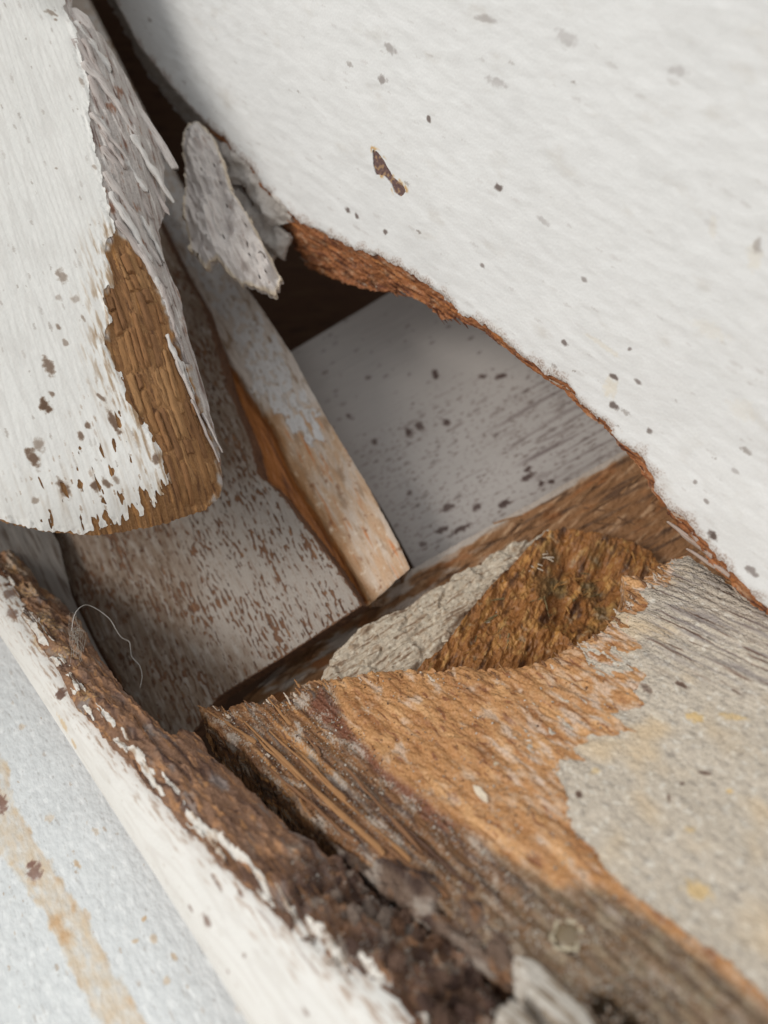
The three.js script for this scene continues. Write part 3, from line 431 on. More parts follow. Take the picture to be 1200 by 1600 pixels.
// ================= broken block lying in the hole =================
{
  const F = frame([500, 1055, 0.292], [855, 828, 0.322], [690, 1020, 0.292], [520, 1040], [855, 828]);
  const out = [[470, 1110], [500, 1056], [520, 1020], [552, 985], [590, 962], [640, 944], [690, 908], [740, 880], [800, 850], [856, 826], [858, 836], [815, 868], [772, 912], [742, 946], [715, 982], [694, 1010], [655, 1042], [640, 1110]];
  const s = sdf(F.poly(out)), box = bounds(F, out);
  const h = (a, b) => 1.8 * fbm(a * 0.05, b * 0.1, 3) + 1.2 * fbm(a * 0.1, b * 0.5, 4) + 0.45 * n2(a * 0.6, b * 0.9) - 1.2 * (1 - clamp(s(a, b) / 3)) ** 2 - 1.5 * sm(0.32, 0.5, ridge(a * 0.05 + 3, b * 0.08, 2));
  const crumb = surface(box, 0.22, (a, b) => { set([188, 174, 154]); add(12 * fbm(a * 0.1, b * 0.3, 4)); over([118, 92, 70], sm(0.05, 0.4, fbm(a * 0.06, b * 0.6, 5)) * 0.8); over([118, 94, 74], speck(a, b, 2.6, 0.9, 0.5, 81) * 0.8); over([150, 126, 102], sm(0.1, 0.45, fbm(a * 0.15, b * 0.4 + 5, 4)) * .7); over([222, 214, 196], sm(0.1, 0.4, fbm(a * .5, b * .5 + 8, 3)) * .6); add(12 * n2(a * 1.6, b * 1.9)); O[3] = 0.5 + 0.5 * fbm(a * 0.4, b * 0.8, 4); O[4] = 0.9; }, { bump: 0.0008 });
  const G = frame([855, 830, 0.322], [697, 1012, 0.29], [985, 915, 0.306], [840, 850], [760, 1030]);
  const out2 = [[852, 832], [880, 824], [920, 836], [975, 842], [1020, 862], [1040, 920], [990, 1010], [900, 1080], [770, 1100], [640, 1100], [652, 1044], [694, 1010], [715, 982], [742, 946], [772, 912], [815, 868]];
  const s2 = sdf(G.poly(out2)), box2 = bounds(G, out2), pit = sdf(G.poly([[860, 850], [960, 860], [990, 920], [930, 990], [850, 980], [840, 900]]));
  const h2 = (a, b) => 4 * fbm(a * 0.06, b * 0.09, 4) + 2.2 * ridge(a * 0.07 + n2(a * .05, b * .05), b * 0.2, 4) - 5 * sm(-3, 9, pit(a, b)) + 0.5 * n2(a * 0.5, b * 1.1) + 0.25 * n2(a * 1.4, b * 1.9) - .8;
  const rot = surface(box2, 0.22, (a, b) => { set([146, 96, 48]); over([84, 52, 26], sm(0, 0.45, fbm(a * 0.09, b * 0.3, 4))); over([186, 134, 72], sm(0.05, 0.45, fbm(a * 0.08 + 21, b * 0.28, 4))); over([104, 86, 54], sm(-0.05, 0.3, fbm(a * .07 + 2, b * .07 + 7, 4)) * sm(-6, 8, pit(a, b)) * .85); over([196, 156, 96], sm(.1, .4, fbm(a * .15 + 44, b * .3, 4)) * .6); over([176, 160, 140], sm(.25, .5, fbm(a * .2, b * .2 + 55, 3)) * .5); add(18 * n2(a * 1.2, b * 2)); O[3] = 0.5 + 0.5 * fbm(a * 0.3, b * 0.8, 4); O[4] = 0.5 + 0.35 * sm(-0.2, 0.3, fbm(a * 0.3, b * 0.3, 3)); }, { bump: 0.0009 });
  const t = thing('broken_block', 'broken wood block with one pale crumbling painted face and one brown rotten face', 'wood block', F.hit(690, 1020));
  const paleT = fibreMaterial([202, 188, 168], [146, 122, 98], [222, 212, 196]);
  for (let i = 0; i < 34; i++) { const u = rnd(), x = 694 + 160 * u + rr(-14, 6), y = 1012 - 182 * u + rr(-8, 8), [a, b] = F.ab(x, y), L = rr(14, 40), q = rr(-0.2, 0.9), [c, d] = F.ab(x + L * Math.cos(q), y + L * Math.sin(q)); part(t, 'splinter', splinter(F.at(a, b, h(a, b) - 0.2), F.at(c, d, rr(-1.5, 0.6)), F.N, rr(0.5, 1.4) / 1000, 0.0006, { taper: 0.35, rag: 0.9, seg: 10 }), paleT); }
  const tuft = [fibreMaterial([178, 130, 72], [120, 82, 44], [204, 164, 104]), fibreMaterial([140, 98, 54], [92, 62, 36], [176, 130, 78]), fibreMaterial([128, 112, 76], [88, 74, 48], [164, 148, 106])];
  for (let i = 0; i < 46; i++) { const u = rnd(), x = 730 + 235 * u + rr(-30, 30), y = 1010 - 120 * u + rr(-40, 25), [a, b] = G.ab(x, y); if (s2(a, b) < 2) continue; const L = rr(2, 7), q = rr(-0.8, 0.8), c = a + L * Math.cos(q), d = b + L * Math.sin(q); part(t, 'splinter', splinter(G.at(a, b, h2(a, b) - 0.2), G.at(c, d, h2(c, d) + rr(0, 1.6)), G.N, rr(0.4, 1.1) / 1000, 0.0006, { taper: 0.4, rag: 0.8, seg: 8 }), tuft[i % 3]); }
  part(t, 'painted_face', slab(F, { box, step: 0.4, field: (a, b) => s(a, b) + 2.6 * fbm(a * 0.14, b * 0.3, 4), h, thick: 6, rows: 4, rag: 0.9 }), crumb);
  part(t, 'rotten_face', slab(G, { box: box2, step: 0.4, field: (a, b) => s2(a, b) + 0.8 * fbm(a * 0.3, b * 0.3, 3), h: h2, thick: 12, rows: 4, rag: 1 }), rot);
}

// ================= rotten sill =================
let sillF, sillH;
{
  const F = frame([480, 1060, 0.275], [1060, 870, 0.28], [700, 1600, 0.175], [560, 1100], [1000, 1480]); sillF = F;
  const out = [[308, 1102], [330, 1096], [352, 1104], [382, 1090], [402, 1096], [420, 1086], [440, 1094], [462, 1066], [490, 1062], [530, 1056], [580, 1048], [640, 1042], [680, 1052], [720, 1040], [760, 1046], [800, 1040], [850, 1030], [900, 1006], [940, 985], [970, 950], [985, 925], [976, 900], [1005, 905], [1030, 880], [1055, 872], [1075, 868], [1120, 895], [1200, 955], [1700, 1240], [1900, 2500], [1000, 2300], [905, 1660], [850, 1590], [790, 1500], [720, 1440], [640, 1390], [560, 1330], [500, 1288], [462, 1262], [440, 1232], [410, 1205], [385, 1180], [350, 1150], [322, 1128]];
  const s = sdf(F.poly(out)), box = bounds(F, out);
  const crustPoly = [[1072, 862], [1048, 885], [1040, 915], [990, 925], [1010, 945], [970, 985], [1000, 1010], [960, 1040], [1010, 1060], [985, 1085], [1005, 1108], [960, 1118], [1000, 1150], [930, 1150], [890, 1170], [915, 1190], [870, 1195], [880, 1225], [888, 1275], [900, 1300], [930, 1330], [942, 1362], [980, 1398], [1056, 1446], [1136, 1506], [1206, 1566], [1400, 1700], [1900, 2400], [1700, 1230], [1200, 950], [1120, 890]];
  const sc = sdf(F.poly(crustPoly));
  const strip = sdf(F.poly([[300, 1090], [440, 1085], [480, 1060], [515, 1062], [540, 1130], [600, 1200], [700, 1276], [800, 1345], [870, 1385], [935, 1386], [1030, 1444], [1110, 1505], [1220, 1596], [1400, 1900], [900, 1900], [820, 1560], [700, 1430], [500, 1300], [380, 1190]]));
  const red = sdf(F.poly([[500, 1070], [530, 1110], [600, 1190], [660, 1240], [720, 1290], [700, 1300], [620, 1240], [560, 1180], [480, 1110]]));
  const notch = sdf(F.poly([[912, 1545], [948, 1534], [995, 1556], [1030, 1588], [1075, 1660], [970, 1690]]));
  const shade2 = sdf(F.poly([[935, 1375], [975, 1400], [1040, 1430], [1200, 1545], [1400, 1750], [1300, 1800], [1100, 1560], [990, 1460]]));
  const h = sillH = (a, b) => {
    const k = sm(-2, 2, strip(a, b)), o = 1 - k;
    return 1.2 * fbm(a * 0.025, b * 0.05, 3) + o * (1.4 * fbm(a * 0.08, b * 0.2, 4) + 0.9 * ridge(a * 0.09 + 4 + 0.5 * n2(a * .05, b * .1), b * 0.34, 3) + 0.25 * n2(a * 0.7, b * 1.2)) + k * (1.9 * ridge(a * 0.016, b * 0.22 + 0.5 * n2(a * .02, b * .05), 3) + 1.0 * fbm(a * 0.04, b * 0.6, 4) + 0.3 * n2(a * 0.9, b * 1.1) - 1.6)
      - 1.2 * (1 - clamp(s(a, b) / 4)) ** 2 + 0.5 * n2(a * 0.45, b * 0.9) * (1 - clamp(s(a, b) / 7)) + 0.15 * n2(a * 2.1, b * 2.4);
  };
  const wood = surface(box, 0.2, (a, b) => {
    const k = sm(-1.8, 1.8, strip(a, b) + 1.4 * fbm(a * 0.1, b * 0.5, 3));
    const wa = a + 5 * fbm(a * 0.06, b * 0.06, 3), wb = b + 3 * fbm(a * 0.08 + 9, b * 0.08, 3);
    set([182, 132, 84]); over([152, 102, 60], sm(0.0, 0.5, fbm(wa * 0.05, wb * 0.2, 5))); over([204, 156, 106], sm(0.0, 0.45, fbm(wa * 0.06 + 40, wb * 0.2, 5))); over([128, 80, 48], sm(0.2, 0.46, fbm(wa * 0.14 + 3, wb * 0.6, 4)) * 0.9); over([206, 184, 166], sm(0.08, 0.45, fbm(wa * 0.09, wb * 0.25 + 21, 5)) * 0.7); over([206, 186, 170], sm(30, 2, sc(a, b) * -1 + 12 * fbm(a * .08, b * .2, 3)) * sm(-.12, .3, fbm(a * .14 + 8, b * .4, 5)) * .9 * sm(115, 80, a));
    if (k > 0) {
      const o0 = O[0], o1 = O[1], o2 = O[2];
      set([132, 92, 58]); over([78, 52, 38], sm(-0.05, 0.4, fbm(wa * 0.025, wb * 0.45, 5))); over([184, 132, 80], sm(0.05, 0.4, fbm(wa * 0.02 + 11, wb * 0.4, 5)) * sm(70, 25, a)); over([110, 100, 94], sm(.1, .4, fbm(wa * .03 + 31, wb * .3, 4)) * .7); over([118, 72, 50], sm(-1, 2, red(a, b) + 1.6 * n2(a * 0.2, b * 0.5)) * 0.9);
      const far = sm(75, 135, a + 20 * fbm(a * .03, b * .08, 3)); over([116, 100, 80], far * 0.65);
      over([182, 170, 158], sm(0.04, 0.4, fbm(a * 0.09, b * 0.2 + 70, 5) + 0.25 * n2(a * 1.6, b * 1.6)) * (0.85 - 0.3 * far)); over([142, 126, 102], far * sm(-.1, .3, fbm(a * .2, b * .3, 3) + .3 * n2(a * 1.3, b * 1.3)) * .8);
      O[0] = o0 + (O[0] - o0) * k; O[1] = o1 + (O[1] - o1) * k; O[2] = o2 + (O[2] - o2) * k;
    }
    over([176, 88, 34], sm(1.6, .4, Math.abs(shade2(a, b) + 1.5)) * sm(130, 60, a) * .8);  // thin orange line of wood along the lower edge of the crust
    add(20 * n2(a * 1.3, b * 1.5) + 9 * n2(a * 3, b * 3)); O[3] = 0.5 + 0.5 * fbm(a * 0.5, b * 0.9, 4); O[4] = 0.62 + 0.3 * n2(a * 0.6, b * 0.6);
  }, { bump: 0.0008 });
  const tanS = spotsOf(F, [[1085, 1125, 18, 12, 20, .8], [1145, 1125, 30, 9, 10, .6], [1090, 1395, 30, 22, 30, .7], [930, 1210, 12, 8, 0, .5], [1140, 1240, 7, 5, 0, .8], [1078, 1300, 14, 8, 0, .5], [1075, 960, 18, 8, 20, .5]]), darkS = spotsOf(F, [[1065, 1074, 15, 6, 20, .9], [1102, 1212, 14, 5, 10, .8], [1066, 1228, 6, 5, 0, .9], [905, 1245, 8, 6, 60, .9], [1150, 1085, 12, 4, 40, .7], [1045, 1252, 9, 4, 80, .7], [1010, 1080, 16, 6, 50, .6]]);
  const crustTop = sdf(F.poly([[1040, 860], [1210, 950], [1300, 1100], [1160, 1075], [1060, 1060], [1000, 1010]]));
  const crust = surface(box, 0.22, (a, b) => {
    set([196, 184, 167]); add(10 * fbm(a * 0.06, b * 0.08, 4)); add(15 * n2(a * 1.1, b * 1.3)); over([156, 146, 134], sm(0.05, 0.45, fbm(a * 0.3, b * 0.5, 4)) * .8); over([222, 216, 204], sm(0.1, 0.4, fbm(a * 0.4 + 9, b * 0.5, 3)) * .7);
    over([214, 184, 142], sm(0.05, 0.4, fbm(a * 0.035, b * 0.04 + 17, 3)) * 0.55); over([212, 178, 120], spotAt(tanS, a, b)); over([92, 70, 58], spotAt(darkS, a, b));
    const top = sm(-8, 10, crustTop(a, b)); if (top > 0) { over([150, 140, 134], top * sm(-0.1, 0.4, fbm(a * 0.04, b * 0.7, 4))); over([96, 72, 60], top * sm(0.15, 0.45, fbm(a * 0.05 + 40, b * 0.8, 4))); }
    O[3] = 0.5 + 0.25 * n2(a * 0.8, b * 0.9) + 0.3 * n2(a * 2.1, b * 2.3) + .2 * speck(a, b, 1.4, 1.2, .5, 131); O[4] = 0.92;
  }, { bump: 0.0008 });
  const t = thing('rotten_sill', 'crumbling orange and brown sill under a crust of grey old paint', 'sill', F.hit(700, 1600));
  part(t, 'rotten_wood', slab(F, { box, step: 0.5, field: (a, b) => Math.min(s(a, b) + 2.4 * fbm(a * 0.08 + 3, b * 0.1, 3) * sm(14, 2, s(a, b)) + 0.9 * fbm(a * 0.2, b * 0.9, 4) + 0.5 * n2(a * .9, b * .9), 0.4 * n2(a * .4, b * .4) - notch(a, b)), h, thick: 20, rows: 6, rag: 1.4, lean: -0.15 }), wood);
  part(t, 'paint_crust', slab(F, { box, step: 0.5, field: (a, b) => Math.min(s(a, b) - 0.3 + .6 * n2(a * .6, b * .6), Math.max(3.4 * fbm(a * 0.11, b * 0.34 + 90, 5) - 0.75 + 0.035 * Math.min(0, sc(a, b)) - 3 * sm(75, 100, a) - 4 * sm(-1, 2, strip(a, b)), sc(a, b)) + (2 + 5 * sm(100, 75, a)) * fbm(a * 0.07, b * 0.24, 5) * sm(-22, -2, sc(a, b)) + 0.6 * n2(a * 0.8, b * 0.8)), h: (a, b) => h(a, b) * 0.45 + 1.1 - (1.0 - 0.55 * h(a, b)) * sm(7, -1, sc(a, b)) * sm(105, 85, a) + 0.3 * fbm(a * 0.35, b * 0.45, 4) + 0.14 * n2(a * 1.9, b * 2.1) + 0.3 * speck(a, b, 2.2, 1.8, 0.4, 133) + (crustTop(a, b) > -6 ? 0.9 * sm(-6, 6, crustTop(a, b)) * fbm(a * 0.03, b * 0.6, 3) : 0), thick: 2.2, rows: 3, rag: 0.3 }), crust);
}

// ================= front lip: brown top edge, white front face =================
const lipInv = (px, py) => 2.9 - 0.00127 * px + 0.00492 * (py - 850);
let lipF, lipH;
{
  const D = (x, y) => [x, y, 1 / lipInv(x, y)];
  const F = frame(D(0, 850), D(700, 1600), D(560, 1330), [100, 1000], [520, 1440]); lipF = F;
  const top = [[-220, 560], [0, 826], [38, 862], [62, 905], [100, 928], [128, 958], [160, 1020], [205, 1072], [232, 1098], [268, 1136], [290, 1122], [318, 1138], [335, 1165], [362, 1190], [392, 1218], [430, 1252], [462, 1282], [520, 1318], [600, 1368], [690, 1425], [760, 1478], [800, 1520], [812, 1600], [860, 1680], [1000, 2200], [900, 2300], [680, 1640], [608, 1560], [530, 1495], [448, 1422], [378, 1354], [303, 1282], [250, 1222], [190, 1160], [130, 1090], [60, 990], [0, 900], [-220, 640]];
  const s = sdf(F.poly(top)), box = bounds(F, top);
  const clump = sdf(F.poly([[430, 1330], [560, 1310], [700, 1400], [800, 1480], [830, 1700], [640, 1700], [560, 1540], [450, 1440]]));
  const h = lipH = (a, b) => { const c = sm(-6, 8, clump(a, b)); return 1.6 * fbm(a * 0.04, b * 0.07, 3) + 1.8 * fbm(a * 0.06, b * 0.3, 4) + (1.3 + c) * ridge(a * 0.14 + 2, b * 0.22, 3) + c * (9 * (fbm(a * 0.07, b * 0.08, 4) - 0.1)) + 0.45 * n2(a * 0.45, b * 0.9) + 0.25 * n2(a * 1.5, b * 1.9) - 3.6 * (1 - clamp(s(a, b) / 8)) ** 2 - 0.8; };
  const edgeTan = spotsOf(F, [[70, 970, 30, 14, 50, .9], [40, 920, 20, 10, 50, .8], [105, 1020, 30, 10, 50, .7], [135, 1075, 20, 10, 50, .8]]), darkP = spotsOf(F, [[102, 1030, 22, 14, 10, 1], [130, 1055, 12, 10, 20, 1], [60, 870, 24, 12, 45, .8], [110, 945, 24, 12, 50, .8]]);
  const wood = surface(box, 0.22, (a, b) => {
    const c = sm(-8, 6, clump(a, b));
    const wa = a + 6 * fbm(a * 0.05, b * 0.05, 3), wb = b + 4 * fbm(a * 0.06 + 9, b * 0.06, 3);
    const up = sm(125, 20, a); set([134 + 18 * up, 101 + 17 * up, 78 + 16 * up]); over([82, 58, 47], sm(0.03, 0.42, fbm(wa * 0.05, wb * 0.35, 5))); over([176, 130, 92], sm(0.02, 0.4, fbm(wa * 0.07 + 7, wb * 0.6, 5)) * 0.95); over([140, 130, 126], sm(0.08, 0.42, fbm(wa * 0.07, wb * 0.2 + 50, 5)) * 0.75); over([192, 140, 92], sm(0.22, 0.48, fbm(a * 0.16 + 19, b * 0.5, 4)) * .8);
    over([190, 172, 152], up * sm(-0.12, 0.25, fbm(wa * 0.07 + 3, wb * 0.16 + 80, 5)) * 0.85); over([180, 138, 92], up * sm(0.05, 0.35, fbm(wa * 0.1 + 63, wb * 0.3 + 20, 5)) * 0.8); over([66, 46, 38], c * sm(-0.3, 0.3, fbm(a * 0.1, b * 0.1, 4)) * 0.75); over([158, 146, 134], c * sm(0.12, 0.45, fbm(a * 0.12 + 60, b * 0.12, 4)) * 0.85);
    over([190, 152, 104], spotAt(edgeTan, a, b) * sm(-.2, .3, n2(a * .8, b * 1.6))); over([110, 84, 70], spotAt(darkP, a, b) * .8);
    add(14 * n2(a * 1.3, b * 1.6)); O[3] = 0.5 + 0.5 * fbm(a * 0.3, b * 0.9, 4); O[4] = 0.85;
  }, { bump: 0.0008 });
  const t = thing('sill_lip', 'rounded white front lip of the sill with a crumbling brown top edge', 'sill lip', F.hit(500, 1500));
  part(t, 'rotten_top', slab(F, { box, step: 0.5, field: (a, b) => s(a, b) + 1.6 * fbm(a * 0.08, b * 0.2, 3), h, thick: 16, rows: 5, rag: 0.15, lean: 0.5 }), wood);
  const seamS = sdf(F.poly([[-220, 640], [0, 900], [60, 990], [130, 1090], [190, 1160], [250, 1222], [303, 1282], [378, 1354], [448, 1422], [530, 1495], [608, 1560], [680, 1640], [900, 2300], [1600, 2300], [1600, 300], [-220, 300]]));
  const flake = surface(box, 0.25, (a, b) => { set([226, 220, 210]); add(8 * fbm(a * 0.1, b * 0.3, 4)); over([170, 140, 112], sm(0.05, 0.4, fbm(a * 0.12, b * 0.8, 4)) * 0.7); O[3] = 0.5 + 0.4 * fbm(a * 0.2, b * 0.8, 3); O[4] = 0.7; });
  part(t, 'paint_remnant', slab(F, { box, step: 0.5, field: (a, b) => { const e = seamS(a, b); return e < -4 || e > 26 ? -1 : Math.min(s(a, b) - 0.4, 3.2 * fbm(a * 0.07, b * 0.5 + 17, 5) - 0.15 - 0.085 * Math.max(0, e)); }, h: (a, b) => h(a, b) + 0.3, thick: 0.6, rows: 1 }), flake, { kind: 'stuff' });
  const lumps = [0, 1, 2, 3, 4].map((v) => { const g = new THREE.IcosahedronGeometry(1, 5), p = g.attributes.position; for (let i = 0; i < p.count; i++) { const x = p.getX(i), y = p.getY(i), z = p.getZ(i), k = 1 + 0.8 * fbm(x * 1.4 + v * 9 + z * 1.2, y * 1.4 - z * 0.9, 4) + 0.55 * fbm(x * 3.4 + z * 2.6, y * 3.4 + v * 5 - z * 2, 4); p.setXYZ(i, x * k, y * k * 0.8, z * k * 0.7); } g.computeVertexNormals(); return g; });
  const lm = [fibreMaterial([96, 72, 58], [62, 44, 36], [140, 118, 100]), fibreMaterial([122, 106, 94], [78, 62, 54], [168, 156, 144]), fibreMaterial([104, 74, 54], [66, 46, 38], [146, 108, 78]), fibreMaterial([84, 62, 52], [56, 42, 36], [124, 102, 86])];
  for (let i = 0; i < 120; i++) {
    const u = rnd(), v = rr(-1, 1), x = 520 + 250 * u + v * (30 + 55 * u), y = 1375 + 225 * u - v * (20 + 40 * u), [a, b] = F.ab(x, y); if (s(a, b) < 2.5) continue;
    const m = new THREE.Mesh(lumps[i % 5], lm[Math.floor(rnd() * 4)]), r = (0.0006 + 0.0022 * rnd() ** 2.2); m.name = 'rot_chunk'; m.castShadow = m.receiveShadow = true;
    m.position.copy(F.at(a, b, h(a, b) + r * 150)).sub(t.position); m.rotation.set(rnd() * 6, rnd() * 6, rnd() * 6); m.scale.set(r * rr(1, 1.7), r, r * rr(0.8, 1.2)); t.add(m);
  }
  // white front face
  const G = frame([0, 905, 1 / 3.17], [640, 1600, 1 / 5.8], [380, 1600, 1 / 5.35], [0, 950], [500, 1600]);
  const face = [[-220, 610], [0, 894], [60, 984], [130, 1084], [190, 1154], [250, 1216], [300, 1279], [378, 1348], [448, 1416], [530, 1488], [608, 1553], [680, 1632], [900, 2200], [700, 2300], [382, 1604], [300, 1470], [200, 1312], [100, 1156], [0, 1000], [-220, 690]];
  const sf = sdf(G.poly(face)), bf = bounds(G, face), topEdge = sdf(G.poly([[-220, 610], [0, 894], [130, 1084], [250, 1216], [303, 1277], [378, 1348], [448, 1416], [530, 1488], [608, 1553], [680, 1632], [900, 2200], [1200, 2200], [1200, 700]]));
  const marks = spotsOf(G, [[96, 1085, 8, 8, 20, 1], [325, 1440, 18, 6, 65, .7], [298, 1420, 10, 3, 65, .6], [355, 1518, 7, 3, 80, .7], [384, 1493, 5, 3, 60, .6], [330, 1330, 40, 2.4, 58, .8], [340, 1380, 26, 2.2, 58, .7], [376, 1396, 9, 4, 60, .7], [290, 1290, 26, 4, 60, .9], [420, 1440, 40, 2, 50, .4], [480, 1500, 40, 2, 50, .4], [480, 1582, 10, 4, 60, .5], [20, 960, 12, 6, 60, .7], [12, 925, 10, 7, 60, .7]]), rust = spotsOf(G, [[95, 1130, 20, 4, 60, .5], [110, 1160, 10, 3, 60, .5], [60, 1000, 24, 8, 60, .5]]);
  const hg = (a, b) => 0.4 * fbm(a * 0.03, b * 0.06, 3) - 3.2 * (1 - clamp(sf(a, b) / 7)) ** 2;
  const under = surface(bf, 0.4, (a, b) => { set([130, 92, 66]); over([80, 52, 40], sm(0, 0.4, fbm(a * 0.1, b * 0.6, 4))); add(12 * n2(a, b)); });
  const white = surface(bf, 0.25, (a, b) => { set([232, 229, 222]); add(5 * fbm(a * 0.04, b * 0.08, 4)); over([196, 186, 174], speck(a, b, 4, 1.5, 0.16, 91) * 0.4); over([170, 158, 146], sm(0.42, 0.6, ridge(a * 0.03, b * 0.25, 2)) * 0.12); over([206, 166, 112], spotAt(rust, a, b)); over([110, 84, 72], spotAt(marks, a, b)); const e = -topEdge(a, b); if (e < 16) over([136, 100, 74], sm(12, 0, e + 8 * fbm(a * .08, b * .4, 3)) * sm(0, .35, fbm(a * .14, b * 1.1, 4)) * .85); O[3] = 0.5 + 0.3 * fbm(a * 0.2, b * 0.4, 4) + 0.12 * n2(a, b); O[4] = 0.6; }, { bump: 0.0004 });
  part(t, 'front_wood', slab(G, { box: bf, step: 0.8, field: (a, b) => sf(a, b), h: hg, thick: 14, rows: 4 }), under);
  part(t, 'paint_layer', slab(G, { box: bf, step: 0.5, field: (a, b) => { const e = -topEdge(a, b); return Math.min(sf(a, b) + .2, e - 0.6 + (4.5 * fbm(a * 0.05, e * 0.1, 3) + 4 * fbm(a * 0.1 + 0.06 * e, e * 0.5 + 3, 4)) * sm(20, 2, e)); }, h: (a, b) => hg(a, b) + 0.45, thick: 0.4, rows: 1 }), white);
}

// loose fibres torn out of the sill and the lip
{
  const t = scene.getObjectByName('rotten_sill'), l = scene.getObjectByName('sill_lip');
  const tanF = fibreMaterial([166, 122, 80], [104, 70, 46], [192, 150, 104]), brownF = fibreMaterial([134, 96, 66], [84, 56, 42], [164, 122, 84]), darkF = fibreMaterial([92, 66, 52], [62, 42, 34], [124, 96, 76]), paleF = fibreMaterial([206, 190, 172], [150, 124, 100], [224, 214, 200]);
  const lay = (T, F, H, x0, y0, x1, y1, w, m, lift = 0.3, end = 0.3) => { const [a, b] = F.ab(x0, y0), [c, d] = F.ab(x1, y1); part(T, 'splinter', splinter(F.at(a, b, H(a, b) + lift), F.at(c, d, H(c, d) + end), F.N, w / 1000 * 0.62, w / 1000 * 0.5, { taper: rr(0.2, 0.5), rag: 1.1, seg: 26, bend: rr(-0.0003, 0.0006) }), m); };
  for (const [x0, y0, x1, y1, w, k] of [[600, 1335, 382, 1128, 2.6, 0], [640, 1345, 420, 1140, 2.2, 0], [560, 1318, 398, 1182, 2.2, 1], [470, 1215, 352, 1106, 2.2, 0], [400, 1160, 306, 1098, 2, 0], [420, 1180, 330, 1098, 1.8, 3], [540, 1250, 446, 1152, 2, 0], [700, 1400, 560, 1290, 2.4, 1], [660, 1330, 540, 1200, 2, 1], [500, 1180, 440, 1090, 2, 1], [740, 1390, 620, 1280, 2, 2], [455, 1130, 418, 1088, 1.8, 0]]) lay(t, sillF, sillH, x0, y0, x1, y1, w, [tanF, brownF, darkF, paleF][k], 0.2, 0.5);
  const brk = [[310, 1104], [352, 1106], [402, 1098], [440, 1096], [462, 1070], [530, 1060], [640, 1046], [680, 1056], [760, 1050], [850, 1034], [900, 1010], [940, 990], [970, 955], [985, 930], [1005, 910], [1030, 885], [1060, 874]];
  for (let i = 0; i < 90; i++) {                                // torn fibres standing along the broken back edge of the sill
    const u = rnd() * (brk.length - 1.01), k = Math.floor(u), f = u - k, x = brk[k][0] + (brk[k + 1][0] - brk[k][0]) * f + rr(0, 14), y = brk[k][1] + (brk[k + 1][1] - brk[k][1]) * f + rr(3, 16), L = rr(8, 24);
    lay(t, sillF, sillH, x, y, x - L * rr(0.3, 0.8), y - L * rr(0.5, 0.9), rr(0.9, 2.2), [tanF, brownF, paleF][Math.floor(rnd() * 3)], -0.2, rr(-0.4, 0.8));
  }
  const seam = [[20, 915], [70, 990], [130, 1078], [190, 1150], [250, 1212], [300, 1272], [380, 1340], [460, 1408], [550, 1480], [620, 1530]];
  for (let i = 0; i < 70; i++) {                               // short torn fibres along the seam of paint and rot
    const u = rnd() * (seam.length - 1.01), k = Math.floor(u), f = u - k, x = seam[k][0] + (seam[k + 1][0] - seam[k][0]) * f, y = seam[k][1] + (seam[k + 1][1] - seam[k][1]) * f;
    const off = rr(-6, 44) * (0.5 + y / 2400), L = rr(16, 46) * (0.4 + y / 1800), x0 = x + off * 0.8, y0 = y - off * 0.45, q = rr(0.75, 1.05);
    lay(l, lipF, lipH, x0, y0, x0 + L * 0.7 * q, y0 + L * 0.95, rr(0.5, 1.1), [brownF, darkF, brownF, paleF][Math.floor(rnd() * 3.3)], -0.1, rr(0, 0.8));
  }
}

